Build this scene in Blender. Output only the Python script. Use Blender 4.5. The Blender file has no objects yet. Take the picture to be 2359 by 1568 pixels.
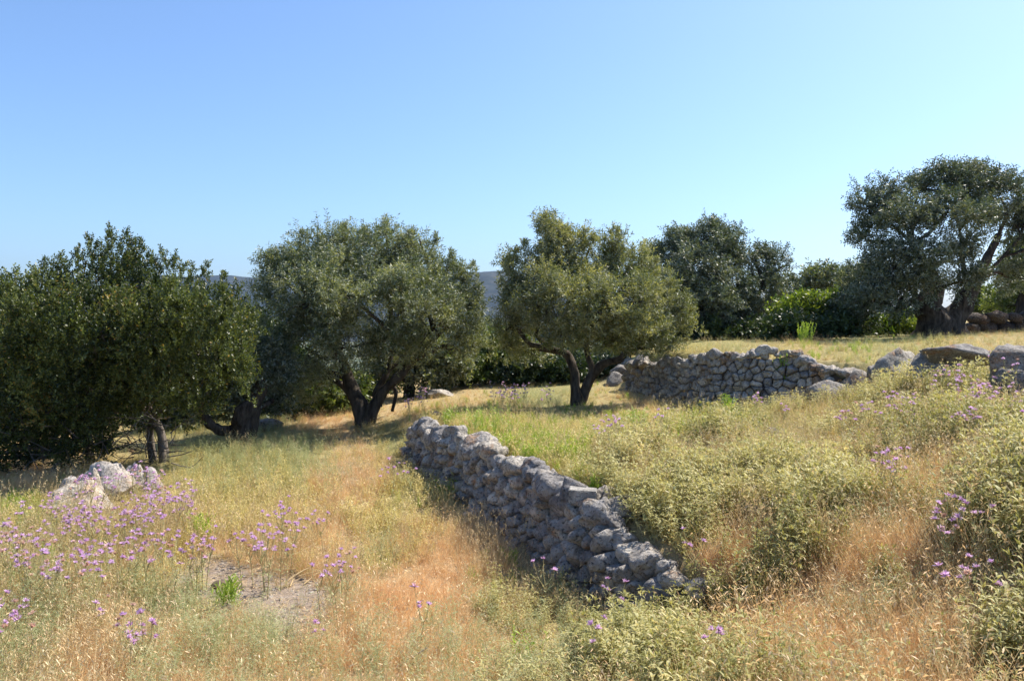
import bpy, bmesh, math, random
import numpy as np
from mathutils import Vector, Matrix

# ------------------------------------------------------------------ camera, sky, sun, exposure
SC = bpy.context.scene
C = bpy.data.collections.new('hillside'); SC.collection.children.link(C)
EYE = 1.65
HOR, FPX = 320.0, 796.0            # row of the horizon and focal length, in pixels of the 1024 wide picture
cam_d = bpy.data.cameras.new('camera'); cam = bpy.data.objects.new('camera', cam_d); C.objects.link(cam)
cam.location = (0, 0, EYE); cam.rotation_euler = (math.radians(90), 0, 0)
cam_d.sensor_width = 36.0; cam_d.lens = FPX * 36.0 / 1024.0
cam_d.shift_y = -(340.0 - HOR) / 1024.0
cam_d.clip_start = 0.05; cam_d.clip_end = 9000
SC.camera = cam
SUN_AZ, SUN_EL = 60.0, 52.0        # azimuth clockwise from +Y, degrees
w = bpy.data.worlds.new('World'); SC.world = w; w.use_nodes = True
nt = w.node_tree; bg = nt.nodes['Background']
sky = nt.nodes.new('ShaderNodeTexSky'); sky.sky_type = 'NISHITA'; sky.sun_disc = False
sky.sun_elevation = math.radians(SUN_EL); sky.sun_rotation = math.radians(SUN_AZ)
sky.altitude = 50; sky.air_density = 1.0; sky.dust_density = 1.5; sky.ozone_density = 7.5
nt.links.new(sky.outputs[0], bg.inputs[0]); bg.inputs[1].default_value = 0.125
sl = bpy.data.lights.new('sun', 'SUN'); sl.energy = 5.0; sl.angle = math.radians(0.53); sl.color = (1.0, 0.92, 0.80)
so = bpy.data.objects.new('sun', sl); C.objects.link(so)
_a, _e = math.radians(SUN_AZ), math.radians(SUN_EL)
SUNV = Vector((math.sin(_a) * math.cos(_e), math.cos(_a) * math.cos(_e), math.sin(_e)))
so.rotation_euler = SUNV.to_track_quat('Z', 'Y').to_euler(); so.location = (10, 10, 30)
SC.view_settings.view_transform = 'Standard'; SC.view_settings.look = 'None'
SC.view_settings.exposure = 0.85; SC.view_settings.gamma = 1.0; SC.view_settings.use_curve_mapping = False
SC.cycles.max_bounces = 7; SC.cycles.transmission_bounces = 5; SC.cycles.diffuse_bounces = 4

rng = np.random.default_rng(11); random.seed(11)
K = 1024.0 / 2358.0                # photo read-off units -> picture pixels

# ------------------------------------------------------------------ noise
def _h(ix, iy, iz, s):
    n = (ix.astype(np.int64) * 374761393 + iy.astype(np.int64) * 668265263 + iz.astype(np.int64) * 2147483647 + s * 144665) & 0x7fffffff
    n = ((n ^ (n >> 13)) * 1274126177) & 0x7fffffff
    n = ((n ^ (n >> 16)) * 60493) & 0x7fffffff
    return (n & 0xffff) / 65535.0
def noise3(P, s=0):
    P = np.asarray(P, float); i = np.floor(P); f = P - i; f = f * f * (3 - 2 * f); i = i.astype(np.int64); r = 0
    for a in (0, 1):
        for b in (0, 1):
            for c in (0, 1):
                wt = (f[:, 0] if a else 1 - f[:, 0]) * (f[:, 1] if b else 1 - f[:, 1]) * (f[:, 2] if c else 1 - f[:, 2])
                r = r + wt * _h(i[:, 0] + a, i[:, 1] + b, i[:, 2] + c, s)
    return r
def fbm(P, s=0, o=4):
    r = 0; a = .5
    for k in range(o):
        r = r + a * (noise3(P * 2 ** k + 17.3 * k, s + k) - .5); a *= .5
    return r
def fbm2(x, y, sc, s=0, o=3):
    return fbm(np.stack([np.ravel(x) * sc, np.ravel(y) * sc, np.zeros(np.size(x))], 1), s, o)

# ------------------------------------------------------------------ terrain height
def at(px, py, d):                 # a picture point at distance d -> world
    return np.array([(px - 512) / FPX * d, d, EYE - (py - HOR) / FPX * d])
def tps_fit(pts, reg=.05):
    pts = np.array(pts, float); n = len(pts); X = pts[:, :2]
    r = np.linalg.norm(X[:, None] - X[None], axis=2)
    A = np.where(r > 0, r ** 2 * np.log(r + 1e-9), 0) + reg * np.eye(n)
    P = np.c_[np.ones(n), X]
    M = np.block([[A, P], [P.T, np.zeros((3, 3))]])
    return X, np.linalg.lstsq(M, np.r_[pts[:, 2], 0, 0, 0], rcond=None)[0]
def tps(fit, x, y):
    X, wt = fit; out = np.full(x.shape, wt[len(X)]) + wt[len(X) + 1] * x + wt[len(X) + 2] * y
    for k in range(len(X)):
        r2 = (x - X[k, 0]) ** 2 + (y - X[k, 1]) ** 2
        out = out + wt[k] * .5 * r2 * np.log(r2 + 1e-12)
    return out
# depth below the eye (m)
L_FIT = tps_fit([(-9, 9, 2.35), (-5.3, 11.5, 2.05), (-6, 5, 2.1), (-2, 4, 1.92), (0, 4, 1.88), (-2.8, 15, 2.03), (-1.5, 11.4, 2.0), (-.5, 8.3, 2.0),
                 (.1, 7, 2.06), (.4, 6.0, 2.12), (.8, 5.4, 2.1), (1.1, 4.7, 1.95), (-4, 8, 2.02), (-12, 18, 2.7), (-5, 20, 2.1), (0, 1, 1.7), (-3, 1, 1.8), (1, 3.6, 1.72), (2, 2, 1.5), (-10, 2, 2.4), (-14, 12, 2.8), (0, 22, 1.9), (0, 14, 1.9)])
R_FIT = tps_fit([(-1.4, 11.4, 1.52), (1.25, 14.5, 1.53), (-.3, 8.2, 1.42), (.2, 7.1, 1.42), (.8, 6.2, 1.48), (1.15, 5.3, 1.66), (1.6, 6, 1.50), (3.7, 12.6, 1.42), (2.4, 15.2, 1.45),
                 (5, 11.3, 1.1), (5.6, 9.6, .82), (5.3, 8, .85), (2.0, 3, 1.3), (1.7, 4, 1.5), (2.7, 7.5, 1.38), (3.17, 6.2, 1.25), (3.5, 5.2, 1.08),
                 (0, 18, 1.55), (-3, 20, 1.6), (2, 22, 1.4), (0, 0, 1.65), (5, 3, .9), (8, 8, .45), (12, 10, .1), (8, 2, .4), (3, 9.5, 1.42), (1, 10, 1.48)])
U_FIT = tps_fit([(3.5, 14, .62), (5, 13, .62), (4, 25, .5), (10, 20, .4), (13, 20, .3), (6, 11, .66), (8, 12, .48), (20, 20, .1), (12, 12, .1), (10, 30, .45), (9, 9, .42), (5.6, 9.6, .72)])
W1 = np.array([(-1.57, 11.4), (-.96, 9.8), (-.45, 8.3), (.11, 7.0), (.43, 6.1), (.68, 5.6), (.93, 5.2)])
W2 = np.array([(2.3, 16.6), (2.45, 15.5), (2.75, 14.2), (3.27, 13.1), (3.75, 12.8), (4.4, 12.55), (4.97, 11.9)])
LINE1 = np.array([(-9, 34), (-4, 20), (-2.0, 14)] + [tuple(p) for p in W1] + [(1.7, 4.3), (2.6, 2.8), (4, 0), (6, -8)])
LINE2 = np.array([(5, 40), (4.0, 26), (2.7, 20)] + [tuple(p) for p in W2] + [(5.9, 11.0), (7, 9.5), (12, 7), (40, 0)])
def sdist(line, x, y):             # signed distance (+ on the left of the direction of travel), and the arc position
    best = np.full(x.shape, 1e9); sg = np.ones(x.shape); arc = np.zeros(x.shape); acc = 0
    for a, b in zip(line[:-1], line[1:]):
        d = b - a; L = np.hypot(*d); t = np.clip(((x - a[0]) * d[0] + (y - a[1]) * d[1]) / L ** 2, 0, 1)
        qx, qy = x - a[0] - t * d[0], y - a[1] - t * d[1]; r = np.hypot(qx, qy)
        m = r < best - 1e-9
        best = np.where(m, r, best); sg = np.where(m, np.sign(d[0] * qy - d[1] * qx) + 1e-9, sg); arc = np.where(m, acc + t * L, arc); acc += L
    return best * np.sign(sg), arc
def _arc_of(line, k): return float(np.sum(np.linalg.norm(np.diff(line[:k + 1], axis=0), axis=1)))
A1a, A1b = _arc_of(LINE1, 3), _arc_of(LINE1, 9); A2a, A2b = _arc_of(LINE2, 3), _arc_of(LINE2, 9)
def sstep(a, b, v): t = np.clip((v - a) / (b - a), 0, 1); return t * t * (3 - 2 * t)
def height(x, y, rough=True):
    x = np.asarray(x, float); y = np.asarray(y, float); shp = x.shape; x = x.ravel(); y = y.ravel()
    xc, yc = np.clip(x, -22, 24), np.clip(y, -3, 32)
    L, R, U = tps(L_FIT, xc, yc), tps(R_FIT, xc, yc), tps(U_FIT, xc, yc)
    L = np.clip(L, 1.5, 4); R = np.clip(R, -.6, 1.9); U = np.clip(U, -.6, .9)
    s, arc = sdist(LINE1, x, y)
    out = np.maximum(np.maximum(A1a - arc, arc - A1b), 0)
    wdt = .12 + out * .45
    m1 = sstep(.06 - 0 * out, .06 + 2 * wdt, s + out * .35)
    s2, arc2 = sdist(LINE2, x, y)
    out2 = np.maximum(np.maximum(A2a - arc2, arc2 - A2b), 0)
    m2 = sstep(.08, .08 + 2 * (.12 + np.minimum(out2, 5) * .45), s2 + np.minimum(out2, 5) * .4)
    b = L + (R - L) * m1; b = b + (U - b) * m2 * (b > U) 
    far = np.maximum(np.hypot(np.maximum(np.abs(x) - 22, 0), np.maximum(y - 32, 0)), 0)
    side = sstep(4, 20, x)
    b = b + far * (.16 - .14 * side) * np.exp(-far / 600) 
    if rough:
        b = b - .10 * fbm2(x, y, .9, 5, 3) - .03 * fbm2(x, y, 5, 9, 2)
    return (EYE - b).reshape(shp)
def H(x, y): return float(height(np.array([x]), np.array([y]))[0])
def ground_at(px, py, h=0.0, d0=2.5, d1=40):     # where the ray through a picture point meets the ground raised by h
    d = np.linspace(d0, d1, 700); x = (px - 512) / FPX * d; z = EYE - (py - HOR) / FPX * d
    g = height(x, d) + h; k = np.argmax(z < g)
    if not (z < g).any(): k = len(d) - 1
    return float(x[k]), float(d[k])
def proj(x, y, z): y = np.maximum(y, .1); return 512 + x / y * FPX, HOR + (EYE - z) / y * FPX

# ------------------------------------------------------------------ materials
def new_mat(name):
    m = bpy.data.materials.new(name); m.use_nodes = True; t = m.node_tree
    for n in list(t.nodes): t.nodes.remove(n)
    return m, t, t.nodes.new('ShaderNodeOutputMaterial')
def nd(t, typ, **kw):
    n = t.nodes.new(typ)
    for k, v in kw.items():
        if k.startswith('i_'):
            n.inputs[int(k[2:]) if k[2:].isdigit() else k[2:].replace('_', ' ')].default_value = v
        else: setattr(n, k, v)
    return n
def ramp(t, fac, stops):
    r = t.nodes.new('ShaderNodeValToRGB'); e = r.color_ramp.elements
    while len(e) < len(stops): e.new(.5)
    for k, (p, c) in enumerate(stops): e[k].position = p; e[k].color = (*c, 1)
    t.links.new(fac, r.inputs[0]); return r.outputs[0]
def mixc(t, fac, a, b, mode='MIX'):
    m = nd(t, 'ShaderNodeMix', data_type='RGBA', blend_type=mode)
    for s, v in ((0, fac), (6, a), (7, b)):
        if isinstance(v, (int, float)): m.inputs[s].default_value = v
        elif isinstance(v, tuple): m.inputs[s].default_value = (*v, 1)
        else: t.links.new(v, m.inputs[s])
    return m.outputs[2]
def mat_leaf(name, cols, back=None, trans=.35, rough=.5, noise_scale=0, attr='tint', obj_rand=0.0, tcol=(1.3, 1.25, .6), spec=.5):
    """thin leaf: principled face + translucency, colour picked by a per-leaf value"""
    m, t, out = new_mat(name)
    a = nd(t, 'ShaderNodeAttribute', attribute_name=attr)
    fac = a.outputs['Fac']
    if obj_rand:
        oi = nd(t, 'ShaderNodeObjectInfo')
        ma = nd(t, 'ShaderNodeMath', operation='MULTIPLY_ADD'); t.links.new(oi.outputs['Random'], ma.inputs[0]); ma.inputs[1].default_value = obj_rand
        mm = nd(t, 'ShaderNodeMath', operation='MULTIPLY'); t.links.new(fac, mm.inputs[0]); mm.inputs[1].default_value = 1 - obj_rand
        t.links.new(mm.outputs[0], ma.inputs[2]); fac = ma.outputs[0]
    col = ramp(t, fac, cols)
    if noise_scale:
        g = nd(t, 'ShaderNodeNewGeometry'); n = nd(t, 'ShaderNodeTexNoise', i_Scale=noise_scale, i_Detail=2.0)
        t.links.new(g.outputs['Position'], n.inputs['Vector'])
        v = ramp(t, n.outputs[0], [(.35, (.72, .72, .72)), (.65, (1.25, 1.2, 1.15))])
        col = mixc(t, 1.0, col, v, 'MULTIPLY')
    face = col
    if back is not None:
        g2 = nd(t, 'ShaderNodeNewGeometry'); face = mixc(t, g2.outputs['Backfacing'], col, back)
    p = nd(t, 'ShaderNodeBsdfPrincipled', i_Roughness=rough); t.links.new(face, p.inputs['Base Color'])
    p.inputs['Specular IOR Level'].default_value = spec
    tr = nd(t, 'ShaderNodeBsdfTranslucent'); t.links.new(mixc(t, 1.0, col, tcol, 'MULTIPLY'), tr.inputs[0])
    mx = nd(t, 'ShaderNodeMixShader'); mx.inputs[0].default_value = trans
    t.links.new(p.outputs[0], mx.inputs[1]); t.links.new(tr.outputs[0], mx.inputs[2]); t.links.new(mx.outputs[0], out.inputs[0])
    return m
def mat_rock(name, base, dark, warm, warm_amt=.58, scale=1.0, bump=.6, lichen=(.42, .41, .38)):
    m, t, out = new_mat(name)
    g = nd(t, 'ShaderNodeNewGeometry'); pos = g.outputs['Position']
    def no(s, d=6.0, r=.6):
        n = nd(t, 'ShaderNodeTexNoise', i_Scale=s * scale, i_Detail=d, i_Roughness=r); t.links.new(pos, n.inputs['Vector']); return n.outputs[0]
    oi = nd(t, 'ShaderNodeObjectInfo')
    c = ramp(t, no(9), [(.30, dark), (.48, base), (.7, lichen)])
    c = mixc(t, ramp(t, no(3.3, 4), [(warm_amt, (0, 0, 0)), (warm_amt + .1, (1, 1, 1))]), c, warm)
    c = mixc(t, ramp(t, no(38, 4, .7), [(.52, (0, 0, 0)), (.66, (1, 1, 1))]), c, tuple(v * .45 for v in dark))
    c = mixc(t, ramp(t, no(60, 3, .7), [(.56, (0, 0, 0)), (.66, (.5, .5, .5))]), c, (.55, .54, .50))
    v = ramp(t, oi.outputs['Random'], [(0, (.62, .62, .65)), (.3, (.95, .93, .92)), (.7, (1.05, 1.0, .94)), (1, (1.35, 1.28, 1.15))])
    c = mixc(t, 1.0, c, v, 'MULTIPLY')
    p = nd(t, 'ShaderNodeBsdfPrincipled', i_Roughness=.92); t.links.new(c, p.inputs['Base Color']); p.inputs['Specular IOR Level'].default_value = .2
    vo = nd(t, 'ShaderNodeTexVoronoi', i_Scale=26.0 * scale, feature='F1'); t.links.new(pos, vo.inputs['Vector'])
    a = nd(t, 'ShaderNodeMath', operation='MULTIPLY_ADD'); t.links.new(vo.outputs[0], a.inputs[0]); a.inputs[1].default_value = .35; t.links.new(no(22, 8, .72), a.inputs[2])
    bp = nd(t, 'ShaderNodeBump', i_Strength=bump, i_Distance=.05); t.links.new(a.outputs[0], bp.inputs['Height']); t.links.new(bp.outputs[0], p.inputs['Normal'])
    t.links.new(p.outputs[0], out.inputs[0]); return m
def mat_bark(name, a, b, scale=12.0):
    m, t, out = new_mat(name)
    g = nd(t, 'ShaderNodeNewGeometry'); mp = nd(t, 'ShaderNodeMapping'); mp.inputs['Scale'].default_value = (1, 1, .25); t.links.new(g.outputs['Position'], mp.inputs[0])
    n = nd(t, 'ShaderNodeTexNoise', i_Scale=scale, i_Detail=8.0, i_Roughness=.7); t.links.new(mp.outputs[0], n.inputs['Vector'])
    p = nd(t, 'ShaderNodeBsdfPrincipled', i_Roughness=.95); p.inputs['Specular IOR Level'].default_value = .15
    t.links.new(ramp(t, n.outputs[0], [(.35, a), (.65, b)]), p.inputs['Base Color'])
    bp = nd(t, 'ShaderNodeBump', i_Strength=.9, i_Distance=.04); t.links.new(n.outputs[0], bp.inputs['Height']); t.links.new(bp.outputs[0], p.inputs['Normal'])
    t.links.new(p.outputs[0], out.inputs[0]); return m
def mat_ground():
    m, t, out = new_mat('dry_soil')
    g = nd(t, 'ShaderNodeNewGeometry'); pos = g.outputs['Position']
    def no(s, d=6.0, r=.6):
        n = nd(t, 'ShaderNodeTexNoise', i_Scale=s, i_Detail=d, i_Roughness=r); t.links.new(pos, n.inputs['Vector']); return n.outputs[0]
    soil = ramp(t, no(14, 8, .7), [(.3, (.17, .13, .10)), (.5, (.31, .25, .20)), (.72, (.45, .37, .30))])
    litter = ramp(t, no(90, 6, .75), [(.36, (.22, .13, .07)), (.5, (.50, .34, .19)), (.66, (.74, .56, .35))])
    green = ramp(t, no(70, 6, .75), [(.36, (.08, .09, .03)), (.5, (.22, .22, .08)), (.66, (.45, .42, .20))])
    at_ = nd(t, 'ShaderNodeAttribute', attribute_name='cover')
    sep = nd(t, 'ShaderNodeSeparateColor'); t.links.new(at_.outputs['Color'], sep.inputs[0])
    c = mixc(t, sep.outputs[1], litter, green)
    c = mixc(t, sep.outputs[0], c, soil)
    c = mixc(t, sep.outputs[2], c, ramp(t, no(.02, 10, .75), [(.4, (.045, .06, .025)), (.6, (.12, .12, .06))]))
    p = nd(t, 'ShaderNodeBsdfPrincipled', i_Roughness=.95); p.inputs['Specular IOR Level'].default_value = .1; t.links.new(c, p.inputs['Base Color'])
    bp = nd(t, 'ShaderNodeBump', i_Strength=.8, i_Distance=.03); t.links.new(no(45, 8, .75), bp.inputs['Height']); t.links.new(bp.outputs[0], p.inputs['Normal'])
    t.links.new(p.outputs[0], out.inputs[0]); return m

M = {}
M['soil'] = mat_ground()
M['olive'] = mat_leaf('olive_leaf', [(0, (.055, .085, .03)), (.5, (.14, .17, .07)), (1, (.32, .34, .19))], back=(.30, .33, .24), trans=.36, rough=.5, spec=.35, noise_scale=1.3)
M['olive_dark'] = mat_leaf('olive_leaf_dark', [(0, (.045, .07, .032)), (.5, (.09, .12, .06)), (1, (.22, .24, .15))], back=(.22, .25, .19), trans=.25, rough=.5, spec=.35, noise_scale=1.3)
M['olive_yellow'] = mat_leaf('olive_leaf_warm', [(0, (.08, .11, .035)), (.5, (.18, .20, .08)), (1, (.36, .36, .18))], back=(.31, .33, .22), trans=.38, rough=.5, spec=.35, noise_scale=1.3)
M['oak'] = mat_leaf('glossy_oak_leaf', [(0, (.022, .040, .014)), (.5, (.075, .105, .032)), (.98, (.21, .24, .08)), (1, (.26, .19, .06))], trans=.38, rough=.42, spec=.4, noise_scale=1.2)
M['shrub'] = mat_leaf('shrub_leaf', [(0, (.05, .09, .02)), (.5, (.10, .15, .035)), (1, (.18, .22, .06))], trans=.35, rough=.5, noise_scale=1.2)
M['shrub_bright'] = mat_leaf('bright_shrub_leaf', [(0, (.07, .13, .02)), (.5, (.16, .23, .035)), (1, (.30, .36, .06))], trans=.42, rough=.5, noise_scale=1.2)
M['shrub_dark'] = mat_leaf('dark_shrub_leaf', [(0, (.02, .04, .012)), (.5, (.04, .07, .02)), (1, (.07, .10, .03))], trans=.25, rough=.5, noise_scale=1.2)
M['bark'] = mat_bark('olive_bark', (.018, .014, .011), (.12, .10, .08))
M['bark_grey'] = mat_bark('grey_bark', (.07, .06, .05), (.22, .19, .165))
M['rock'] = mat_rock('limestone', (.36, .34, .315), (.16, .15, .14), (.40, .25, .15), .60, bump=1.0, lichen=(.58, .56, .52))
M['rock_far'] = mat_rock('limestone_earthy', (.42, .395, .36), (.20, .185, .165), (.34, .24, .16), .56, bump=1.0, lichen=(.56, .54, .50))
M['rock_field'] = mat_rock('weathered_boulder', (.22, .21, .195), (.12, .11, .105), (.25, .16, .10), .58, lichen=(.33, .32, .30))
M['rock_pale'] = mat_rock('pale_limestone', (.46, .42, .37), (.32, .28, .24), (.58, .43, .31), .58, bump=1.0, lichen=(.70, .67, .62))
M['block'] = mat_rock('cast_concrete', (.25, .245, .23), (.17, .165, .155), (.24, .20, .17), .66, scale=1.5, bump=.25)
M['dry'] = mat_leaf('dry_grass_blade', [(0, (.42, .23, .11)), (.3, (.66, .43, .22)), (.7, (.82, .62, .36)), (1, (.90, .78, .54))], trans=.35, rough=.6, obj_rand=.45, tcol=(1.1, 1, .85))
M['straw'] = mat_leaf('straw_stalk', [(0, (.42, .28, .12)), (.5, (.56, .42, .21)), (1, (.72, .60, .37))], trans=.3, rough=.6, obj_rand=.4, tcol=(1.05, 1, .9))
M['yherb'] = mat_leaf('yellow_green_herb', [(0, (.26, .25, .06)), (.4, (.50, .43, .13)), (.75, (.70, .58, .24)), (1, (.84, .74, .44))], trans=.4, rough=.55, obj_rand=.5, tcol=(1.1, 1.05, .8))
M['pherb'] = mat_leaf('grey_green_herb', [(0, (.17, .20, .08)), (.5, (.33, .36, .16)), (.85, (.50, .50, .28)), (1, (.66, .60, .38))], trans=.35, rough=.5, obj_rand=.45, tcol=(1.1, 1.1, .8))
M['sage'] = mat_leaf('felted_sage_leaf', [(0, (.24, .24, .08)), (.4, (.44, .42, .17)), (.7, (.62, .56, .28)), (.88, (.72, .52, .17)), (1, (.68, .34, .10))], back=(.56, .55, .32), trans=.40, rough=.6, obj_rand=.35, tcol=(1.1, 1.05, .7))
M['sage_dark'] = mat_leaf('sage_leaf_green', [(0, (.18, .19, .05)), (.5, (.34, .33, .11)), (1, (.60, .50, .21))], back=(.48, .46, .22), trans=.40, rough=.6, obj_rand=.35, tcol=(1.1, 1.05, .7))
M['green'] = mat_leaf('fresh_green_leaf', [(0, (.15, .24, .03)), (.5, (.29, .42, .06)), (1, (.48, .58, .13))], trans=.45, rough=.5, obj_rand=.2, tcol=(1.2, 1.2, .5))
M['stem'] = mat_leaf('herb_stem', [(0, (.30, .28, .12)), (1, (.55, .46, .22))], trans=.15, rough=.6)
M['purple'] = mat_leaf('purple_floret', [(0, (.56, .30, .56)), (.5, (.78, .54, .74)), (1, (.92, .78, .88))], trans=.4, rough=.6, obj_rand=.35, tcol=(1, .95, 1.05))
M['pinkdry'] = mat_leaf('faded_floret', [(0, (.62, .38, .28)), (.5, (.74, .52, .40)), (1, (.80, .64, .58))], trans=.4, rough=.6, obj_rand=.35, tcol=(1, .95, .95))
M['calyx'] = mat_leaf('flower_bract', [(0, (.20, .17, .06)), (1, (.42, .30, .15))], trans=.1, rough=.6)
M['deadwood'] = mat_leaf('dead_wood', [(0, (.20, .15, .11)), (1, (.44, .38, .32))], trans=0.0, rough=.8)

# ------------------------------------------------------------------ object helpers
def tag(o, label=None, cat=None, group=None, kind=None):
    if label: o['label'] = label
    if cat: o['category'] = cat
    if group: o['group'] = group
    if kind: o['kind'] = kind
    return o
def link(name, me, parent=None, loc=None):
    o = bpy.data.objects.new(name, me); C.objects.link(o)
    if loc is not None: o.location = loc
    if parent: o.parent = parent
    return o
def empty(name, loc, rz=0, s=1):
    o = bpy.data.objects.new(name, None); C.objects.link(o); o.location = loc; o.rotation_euler = (0, 0, rz); o.scale = (s, s, s); o.empty_display_size = .1
    return o
def mesh_np(name, V, F, mats, tint=None, mi=None, smooth=False):
    """V (n,3); F (m,k) with constant k"""
    me = bpy.data.meshes.new(name); V = np.asarray(V, np.float32); F = np.asarray(F, np.int32); m, k = F.shape
    me.vertices.add(len(V)); me.vertices.foreach_set('co', V.ravel())
    me.loops.add(m * k); me.loops.foreach_set('vertex_index', F.ravel())
    me.polygons.add(m); me.polygons.foreach_set('loop_start', np.arange(0, m * k, k, dtype=np.int32))
    me.polygons.foreach_set('loop_total', np.full(m, k, np.int32))
    for x in (mats if isinstance(mats, (list, tuple)) else [mats]): me.materials.append(x)
    if mi is not None: me.polygons.foreach_set('material_index', np.asarray(mi, np.int32))
    if smooth: me.polygons.foreach_set('use_smooth', np.ones(m, bool))
    me.update(calc_edges=True)
    if tint is not None:
        a = me.attributes.new('tint', 'FLOAT', 'POINT'); a.data.foreach_set('value', np.asarray(tint, np.float32))
    return me

class MB:                          # collects ribbons, leaves and small solids with a tint and a material each
    def __init__(s): s.v = []; s.f = []; s.t = []; s.m = []; s.mats = []
    def mi(s, m):
        if m not in s.mats: s.mats.append(m)
        return s.mats.index(m)
    def ribbon(s, pts, wid, side, mat, tint):          # wid per point (last may be 0)
        i0 = len(s.v); k = s.mi(mat); n = len(pts)
        for p, w_ in zip(pts, wid):
            s.v += [tuple(p - side * w_ * .5), tuple(p + side * w_ * .5)]; s.t += [tint, tint]
        for j in range(n - 1):
            a = i0 + 2 * j; s.f.append((a, a + 1, a + 3, a + 2)); s.m.append(k)
    def blade(s, p, az, L, lean, bend, w_, mat, tint, n=3):
        d = np.array([math.cos(az), math.sin(az), 0]); pts = []; q = np.array(p, float); ang = lean
        side = np.array([-math.sin(az + 1.1), math.cos(az + 1.1), 0])
        for j in range(n + 1):
            pts.append(q.copy()); q = q + (d * math.sin(ang) + np.array([0, 0, 1]) * math.cos(ang)) * L / n; ang += bend / n
        s.ribbon(pts, [w_ * (1 - .15 * j) if j < n else w_ * .15 for j in range(n + 1)], side, mat, tint)
        return pts[-1]
    def leaf(s, p, d, up, L, w_, droop, mat, tint, n=3):
        d = np.array(d, float); d /= np.linalg.norm(d) + 1e-9; side = np.cross(d, up); side /= np.linalg.norm(side) + 1e-9
        q = np.array(p, float); pts = []; prof = [.25, 1, .75, .05] if n == 3 else ([.35, 1, .05] if n == 2 else [.6, .1])
        for j in range(n + 1):
            pts.append(q.copy()); q = q + d * L / n; d = d - np.array([0, 0, 1]) * droop / n; d /= np.linalg.norm(d)
        s.ribbon(pts, [w_ * a for a in prof], side, mat, tint)
    def tube(s, pts, rad, mat, tint, n=4):
        i0 = len(s.v); k = s.mi(mat); pts = [np.array(p, float) for p in pts]
        for j, (p, r) in enumerate(zip(pts, rad)):
            d = pts[min(j + 1, len(pts) - 1)] - pts[max(j - 1, 0)]; d /= np.linalg.norm(d) + 1e-9
            a = np.cross(d, (0.31, .95, .1)); a /= np.linalg.norm(a); b = np.cross(d, a)
            for q in range(n):
                an = 2 * math.pi * q / n; s.v.append(tuple(p + (a * math.cos(an) + b * math.sin(an)) * r)); s.t.append(tint)
        for j in range(len(pts) - 1):
            for q in range(n):
                a0 = i0 + j * n; s.f.append((a0 + q, a0 + (q + 1) % n, a0 + n + (q + 1) % n, a0 + n + q)); s.m.append(k)
    def mesh(s, name, smooth=False):
        return mesh_np(name, s.v, s.f, s.mats, s.t, s.m, smooth)
def R(a, b): return random.uniform(a, b)
def unit(az, el): return np.array([math.cos(az) * math.cos(el), math.sin(az) * math.cos(el), math.sin(el)])

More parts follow.
